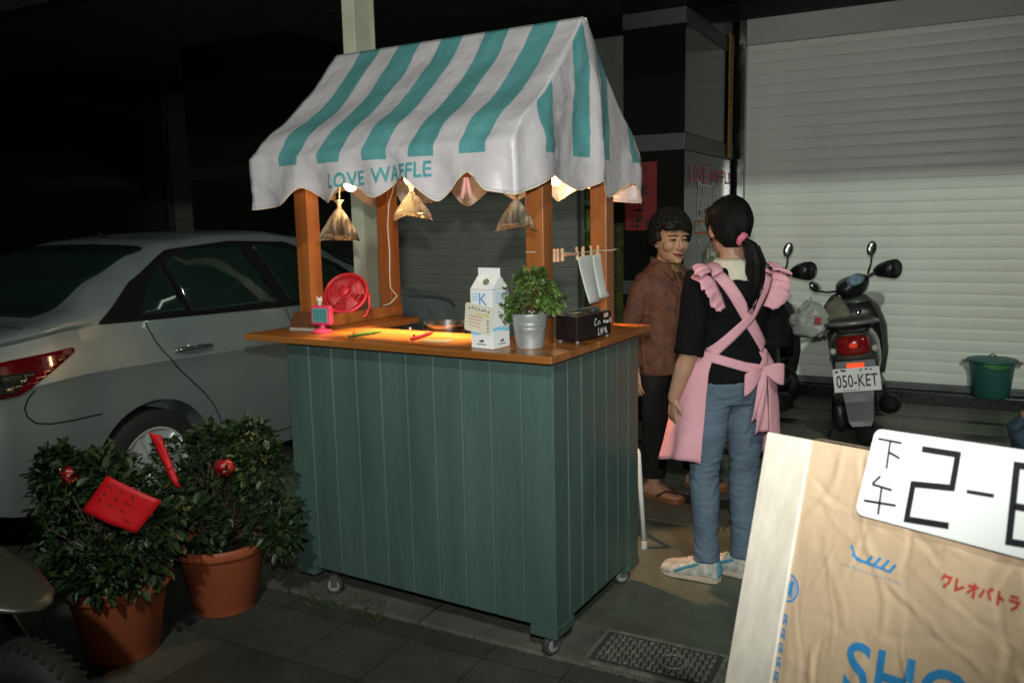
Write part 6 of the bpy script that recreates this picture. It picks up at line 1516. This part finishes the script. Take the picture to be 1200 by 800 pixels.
# sneakers
m_snk = mat('printed white canvas', (0.40,0.37,0.33), 0.8, 0, 0.35, 40, 0.2, 80, col2=(0.58,0.56,0.52)); m_sol = mat('off white rubber', (0.50,0.40,0.30), 0.7); m_tb = mat('turquoise suede', (0.05,0.22,0.32), 0.8)
for A_, yw in ((AL, 46), (AR, 38)):
    b = MB(); foot_mesh(b, A_, R(yw), .245, o=.010, h=.066); sn = b.build('sneaker', m_snk, gw, smooth=True)
    b = MB(); sole_mesh(b, A_, R(yw)); b.build('sole', m_sol, sn, bevel=.006)
    d = Vector((-math.sin(R(yw)), math.cos(R(yw)), 0)); s = Vector((math.cos(R(yw)), math.sin(R(yw)), 0)); A0 = Vector((A_.x, A_.y, 0)); b = MB()
    for sd in (-1, 1):
        MB().tube([A0+d*.025+s*sd*.046+Vector((0,0,.078)), A0+d*.07+s*sd*.049+Vector((0,0,.058)), A0+d*.115+s*sd*.056+Vector((0,0,.036))], [.0065]*3, 8, round_=True).build('side_stripe', m_tb, sn, smooth=True)
    b.tube([A0-d*.050+s*-.012+Vector((0,0,.036)), A0-d*.050+Vector((0,0,.055)), A0-d*.046+s*.004+Vector((0,0,.080))], [.016,.018,.014], 10, round_=True)
    b.build('heel_tab', m_tb, sn, smooth=True)
    b = MB()
    for i in range(4): b.tube([A0+d*(.05+.022*i)+s*-.026+Vector((0,0,.086-.012*i)), A0+d*(.055+.022*i)+Vector((0,0,.093-.011*i)), A0+d*(.05+.022*i)+s*.026+Vector((0,0,.086-.012*i))], .0045, 6)
    b.ell(A0+d*.035+Vector((0,0,.100)), (.02,.016,.018), 8); b.build('laces', m_sol, sn, smooth=True)

# ------------------------------------------------------------------ older woman
ow = thing('person', 'smiling older woman with short curly black hair, brown button shirt and black trousers', 'person', (-1.325, 4.24, .016), R(-125))
TO = [(.76,.148,.105,.105,0),(.83,.152,.114,.112,0),(.90,.147,.120,.102,0),(.97,.142,.118,.093,0),(1.04,.145,.116,.093,0),(1.10,.150,.112,.102,-.004),(1.14,.146,.096,.102,-.010),(1.18,.124,.073,.090,-.012),(1.215,.090,.056,.070,-.012),(1.245,.062,.050,.055,-.008)]
HO = Matrix.Translation((.0,.030,1.362)) @ Matrix.Rotation(R(-8), 4, 'Z') @ Matrix.Rotation(R(-3), 4, 'X') @ Matrix.Scale(1.06, 4)
SR, ER, WR = Vector((.140,-.012,1.140)), Vector((.200,-.035,.895)), Vector((.212,.015,.695))
SL, EL, WL = Vector((-.142,-.012,1.145)), Vector((-.190,-.03,.895)), Vector((-.178,.03,.705))
HL, HR, KL, KR, AL, AR = Vector((-.085,0,.78)), Vector((.085,0,.78)), Vector((-.135,.04,.42)), Vector((.105,.05,.42)), Vector((-.180,.03,.085)), Vector((.12,.05,.085))
m_skin2 = skin_mat('warm brown skin', (0.42,0.235,0.150))
b = MB(); torso(b, TO); b.tube([(0,-.010,1.20), (0,.0,1.27), (0,.016,1.33)], [.060,.052,.054], 16)
add_head(b, HO, 0.35)
for S_, E_, W_ in ((SL,EL,WL), (SR,ER,WR)): b.tube([S_, S_.lerp(E_,.3), E_, E_.lerp(W_,.35), W_], [.038,.042,.037,.037,.027], 14, round_=True)
hand(b, WR, (.0,.10,-1), (1,.15,.1), 1, .5); hand(b, WL, (.0,.10,-1), (-1,.15,.1), -1, .5)
for H_, K_, A_ in ((HL,KL,AL), (HR,KR,AR)): b.tube([H_, H_.lerp(K_,.5), K_, K_.lerp(A_,.35), A_], [.080,.072,.052,.052,.036], 14, round_=True)
foot_mesh(b, AL, R(35), .23); foot_mesh(b, AR, R(20), .23)
me = fuse(b, .0038, 5); paint_face(me, HO, 1.0); finish(me, 'body', [m_skin2, m_lip, m_eye, m_brow, m_teeth], ow)
m_trs = mat('black trousers', (0.010,0.010,0.010), 0.85, 0, 0.2, 20, 0.2, 60, spec=0.25)
b = MB(); b.rings([ering(.70,.13,.09,.09), ering(.78,.150,.108,.108), ering(.85,.150,.112,.108), ering(.90,.142,.11,.10)])
for H_, K_, A_ in ((HL,KL,AL), (HR,KR,AR)): b.tube([H_, H_.lerp(K_,.5), K_, K_.lerp(A_,.5), A_+Vector((0,0,.03))], [.080,.082,.070,.066,.064], 20)
me = wrinkle(fuse(b, .008, 4), .005, 10, 9); finish(me, 'trousers', m_trs, ow)
m_brn = mat('brown printed cotton', (0.098,0.036,0.020), 0.75, 0, 0.30, 28, 0.25, 22)
b = MB(); torso(b, TO, .014, .83); b.rings([ering(.665,.180,.140,.140), ering(.72,.182,.142,.142), ering(.80,.176,.140,.136), ering(.86,.170,.138,.128), ering(.92,.162,.134,.118)])
for S_, E_, W_ in ((SL,EL,WL), (SR,ER,WR)):
    b.tube([S_+Vector((-S_.x*.4,0,.012)), S_-Vector((0,0,.004)), S_+Vector((0,0,-.010))], [.052,.058,.058], 18, round_=True); b.tube([S_-Vector((0,0,.006)), S_.lerp(E_,.15), S_.lerp(E_,.6), E_+Vector((0,-.004,.02)), E_, E_.lerp(W_,.4), E_.lerp(W_,.85), E_.lerp(W_,.97)], [.057,.061,.058,.056,.057,.050,.045,.043], 18)
me = wrinkle(fuse(b, .007, 4), .0048, 9, 11); finish(me, 'shirt', m_brn, ow)
b = MB()
for sd in (-1, 1):
    b.grid(lambda u, v: Vector((sd*(.006+.074*u+.018*v*(1-u)+.012*v), .074-.11*u*u+.030*v*(1-u)+.010*v, 1.244+.030*u-.062*v*(1-.35*u)-.028*(1-u))), fr(0,1,10), fr(0,1,6))
o = b.build('shirt_collar', m_brn, ow, smooth=True, fix=False); md = o.modifiers.new('t', 'SOLIDIFY'); md.thickness = .005
def osurf(x, z, o=.017):
    w, f, cy = (lerp_tab([(r[0], r[k]) for r in TO], z) for k in (1,2,4)); return Vector((x, cy+(f+o)*max(0, 1-(abs(x)/(w+o))**2.17)**(1/2.17)+.002, z))
b = MB(); b.grid(lambda u, v: osurf(-.014+.028*u, .80+.405*v, .024), fr(0,1,3), fr(0,1,20)); o = b.build('button_placket', m_brn, ow, smooth=True, fix=False); md = o.modifiers.new('t', 'SOLIDIFY'); md.thickness = .003
b = MB()
for i in range(6): b.ell(osurf(.0, .83+.067*i, .027), (.0055,.003,.0055), 6)
b.build('buttons', mat('dark button', (0.04,0.02,0.015), 0.3), ow, smooth=True)
b = MB(); b.grid(lambda u, v: Vector(((u-.5)*.07*(1-v*.7), .078+.008*v+.0*u, 1.234-.060*v)), fr(0,1,6), fr(0,1,5)); o = b.build('undershirt', mat('olive vest', (0.17,0.13,0.05), 0.8), ow, smooth=True, fix=False); md = o.modifiers.new('t', 'SOLIDIFY'); md.thickness = .003
# short permed hair
m_hair2 = mat('short dark hair', (0.009,0.007,0.006), 0.55, 0, 0.4, 60, 0.2, 70, spec=0.3)
b = MB(); rh = random.Random(15)
rs = []
for z, w, f, d in ((-.055,.045,-.045,.086),(-.03,.066,-.030,.098),(.0,.078,-.012,.106),(.03,.083,.015,.110),(.055,.083,.074,.108),(.08,.076,.088,.099),(.105,.060,.070,.078),(.128,.032,.035,.042)):
    rs.append([Vector((w*math.cos(a), (f if math.sin(a) > 0 else d)*math.sin(a), z)) for a in [2*math.pi*j/30 for j in range(30)]])
b.rings(rs)
for i in range(420):
    a = rh.uniform(0, 2*math.pi); el = math.asin(rh.uniform(-.45, 1)); p = Vector((.094*math.cos(el)*math.cos(a), .110*math.cos(el)*math.sin(a)-.010, .030+.112*math.sin(el)))
    if p.y > .030 and p.z < .056: continue
    if p.y > -.02 and p.z < -.005: continue
    s_ = rh.uniform(.012,.020); b.ell(p*.97, (s_, s_, s_*.9), 5)
for i, p in enumerate(b.v): b.v[i] = HO @ p
sb = MB()
for i in range(2200):
    a = rh.uniform(0, 2*math.pi); el = math.asin(rh.uniform(-.45, 1)); q_ = Vector((math.cos(el)*math.cos(a), math.cos(el)*math.sin(a), math.sin(el)))
    p = Vector((.105*q_.x, .123*q_.y-.012, .030+.127*q_.z))
    if (p.y > .028 and p.z < .050) or (p.y > -.02 and p.z < -.012): continue
    t_ = q_.cross(Vector((rh.uniform(-1,1), rh.uniform(-1,1), rh.uniform(-1,1)))).normalized()*rh.uniform(.010,.020)
    p = p*rh.uniform(.955, 1.0); sb.tube([HO @ (p-t_*.9-q_*.012), HO @ (p-t_*.3+q_*.003), HO @ (p+t_*.5+q_*.002), HO @ (p+t_-q_*.012)], [.0012,.0020,.0020,.0010], 4)
me = joinmb(fuse(b, .0055, 6), sb); finish(me, 'hair', m_hair2, ow)
for A_, yw in ((AL, 35), (AR, 20)):
    b = MB(); sole_mesh(b, A_, R(yw), .235); sd_ = b.build('sandal', mat('orange brown sandal', (0.22,0.09,0.035), 0.6), ow, bevel=.005)
    A0 = Vector((A_.x, A_.y, 0)); d = Vector((-math.sin(R(yw)), math.cos(R(yw)), 0)); s = Vector((math.cos(R(yw)), math.sin(R(yw)), 0)); b = MB()
    for sg_ in (-1, 1): b.tube([A0+d*.145+Vector((0,0,.050)), A0+d*.10+s*sg_*.030+Vector((0,0,.060)), A0+d*.05+s*sg_*.045+Vector((0,0,.026))], [(.006,.010)]*3, 8)
    b.build('strap', mat('dark strap', (0.05,0.025,0.015), 0.6), sd_, smooth=True)

# ------------------------------------------------------------------ seated person at the right edge of the picture
sp_ = thing('person', 'seated person in blue jeans and dark top at the right edge, mostly a denim knee', 'person', (.86, 4.50, .016), R(92))
TS = [(.44,.165,.12,.12,0),(.52,.168,.12,.12,0),(.62,.150,.11,.10,0),(.75,.155,.115,.10,.01),(.86,.170,.11,.11,.015),(.93,.165,.085,.10,.015),(.965,.10,.06,.07,.015),(.99,.06,.05,.055,.02)]
HS = Matrix.Translation((0,.05,1.13)) @ Matrix.Rotation(R(-10), 4, 'X')
HL, HR, KL, KR, AL, AR = Vector((-.09,.06,.50)), Vector((.09,.06,.50)), Vector((-.12,.50,.485)), Vector((.13,.50,.47)), Vector((-.12,.45,.085)), Vector((.14,.46,.085))
SL, EL, WL = Vector((-.18,.0,.915)), Vector((-.22,.10,.66)), Vector((-.15,.33,.60)); SR, ER, WR = Vector((.18,.0,.915)), Vector((.22,.10,.66)), Vector((.16,.33,.59))
b = MB(); torso(b, TS); b.tube([(0,.015,.965), (0,.03,1.03), (0,.04,1.09)], [.060,.054,.056], 16); add_head(b, HS)
for S_, E_, W_ in ((SL,EL,WL), (SR,ER,WR)): b.tube([S_, S_.lerp(E_,.3), E_, E_.lerp(W_,.35), W_], [.036,.038,.035,.034,.027], 14, round_=True)
hand(b, WL, (.2,1,-.15), (0,.1,1), 1, .3); hand(b, WR, (-.2,1,-.15), (0,.1,1), -1, .3)
for H_, K_, A_ in ((HL,KL,AL), (HR,KR,AR)): b.tube([H_, H_.lerp(K_,.5), K_, K_.lerp(A_,.35), A_], [.082,.074,.054,.052,.036], 14, round_=True)
foot_mesh(b, AL, R(5)); foot_mesh(b, AR, R(-8))
me = fuse(b, .0055, 3); paint_face(me, HS, 0); finish(me, 'body', [m_skin1, m_lip, m_eye, m_brow, m_teeth], sp_)
m_jean2 = mat('dark blue denim', (0.050,0.085,0.125), 0.8, 0, 0.20, 9, 0.35, 120)
b = MB(); b.rings([ering(.425,.16,.14,.13), ering(.50,.178,.15,.135), ering(.58,.168,.135,.12)])
for H_, K_, A_ in ((HL,KL,AL), (HR,KR,AR)): b.tube([H_-Vector((0,.06,0)), H_.lerp(K_,.5), K_-Vector((0,.03,0)), K_+Vector((0,.01,-.035)), K_.lerp(A_,.4), A_+Vector((0,0,.03))], [.100,.088,.076,.072,.066,.064], 20, round_=False)
me = wrinkle(fuse(b, .008, 4), .005, 14, 14); finish(me, 'jeans', m_jean2, sp_)
b = MB(); torso(b, TS, .016, .50, .97)
for S_, E_, W_ in ((SL,EL,WL), (SR,ER,WR)): b.tube([S_+Vector((-S_.x*.35,0,.008)), S_, S_.lerp(E_,.5), E_, E_.lerp(W_,.9)], [.056,.062,.060,.057,.046], 16, round_=True)
me = fuse(b, .008, 4); finish(me, 'sweatshirt', mat('dark grey fleece', (0.03,0.03,0.033), 0.9, 0, 0.2, 30), sp_)
b = MB(); b.rings([[HS @ Vector((w*math.cos(a), (f if math.sin(a) > 0 else d)*math.sin(a), z)) for a in [2*math.pi*j/28 for j in range(28)]] for z, w, f, d in ((-.06,.05,-.04,.088),(-.02,.070,-.02,.10),(.02,.080,.0,.106),(.055,.079,.088,.104),(.085,.070,.082,.092),(.108,.048,.056,.064),(.120,.018,.02,.024))])
me = fuse(b, .006, 3); finish(me, 'hair', m_hair, sp_)
for A_, yw in ((AL, 5), (AR, -8)):
    b = MB(); foot_mesh(b, A_, R(yw), .255, o=.010); sn = b.build('shoe', mat('dark shoe', (0.03,0.03,0.03), 0.5), sp_, smooth=True)
    b = MB(); sole_mesh(b, A_, R(yw), .255); b.build('sole', m_sol, sn, bevel=.004)
t = thing('plastic_stool', 'low dark plastic stool under the seated person at the right edge', 'stool', (.86, 4.50, .016))
m_stl = mat('dark blue plastic', (0.03,0.05,0.10), 0.5)
MB().lathe([(.001,.385), (.17,.385), (.175,.40), (.165,.408), (.001,.408)], (0,0,0), 30).build('seat', m_stl, t, auto=40)
for i in range(4):
    a = R(45+90*i); MB().tube([(.12*math.cos(a), .12*math.sin(a), .386), (.165*math.cos(a), .165*math.sin(a), 0)], [.020,.016], 8).build('leg', m_stl, t, smooth=True)
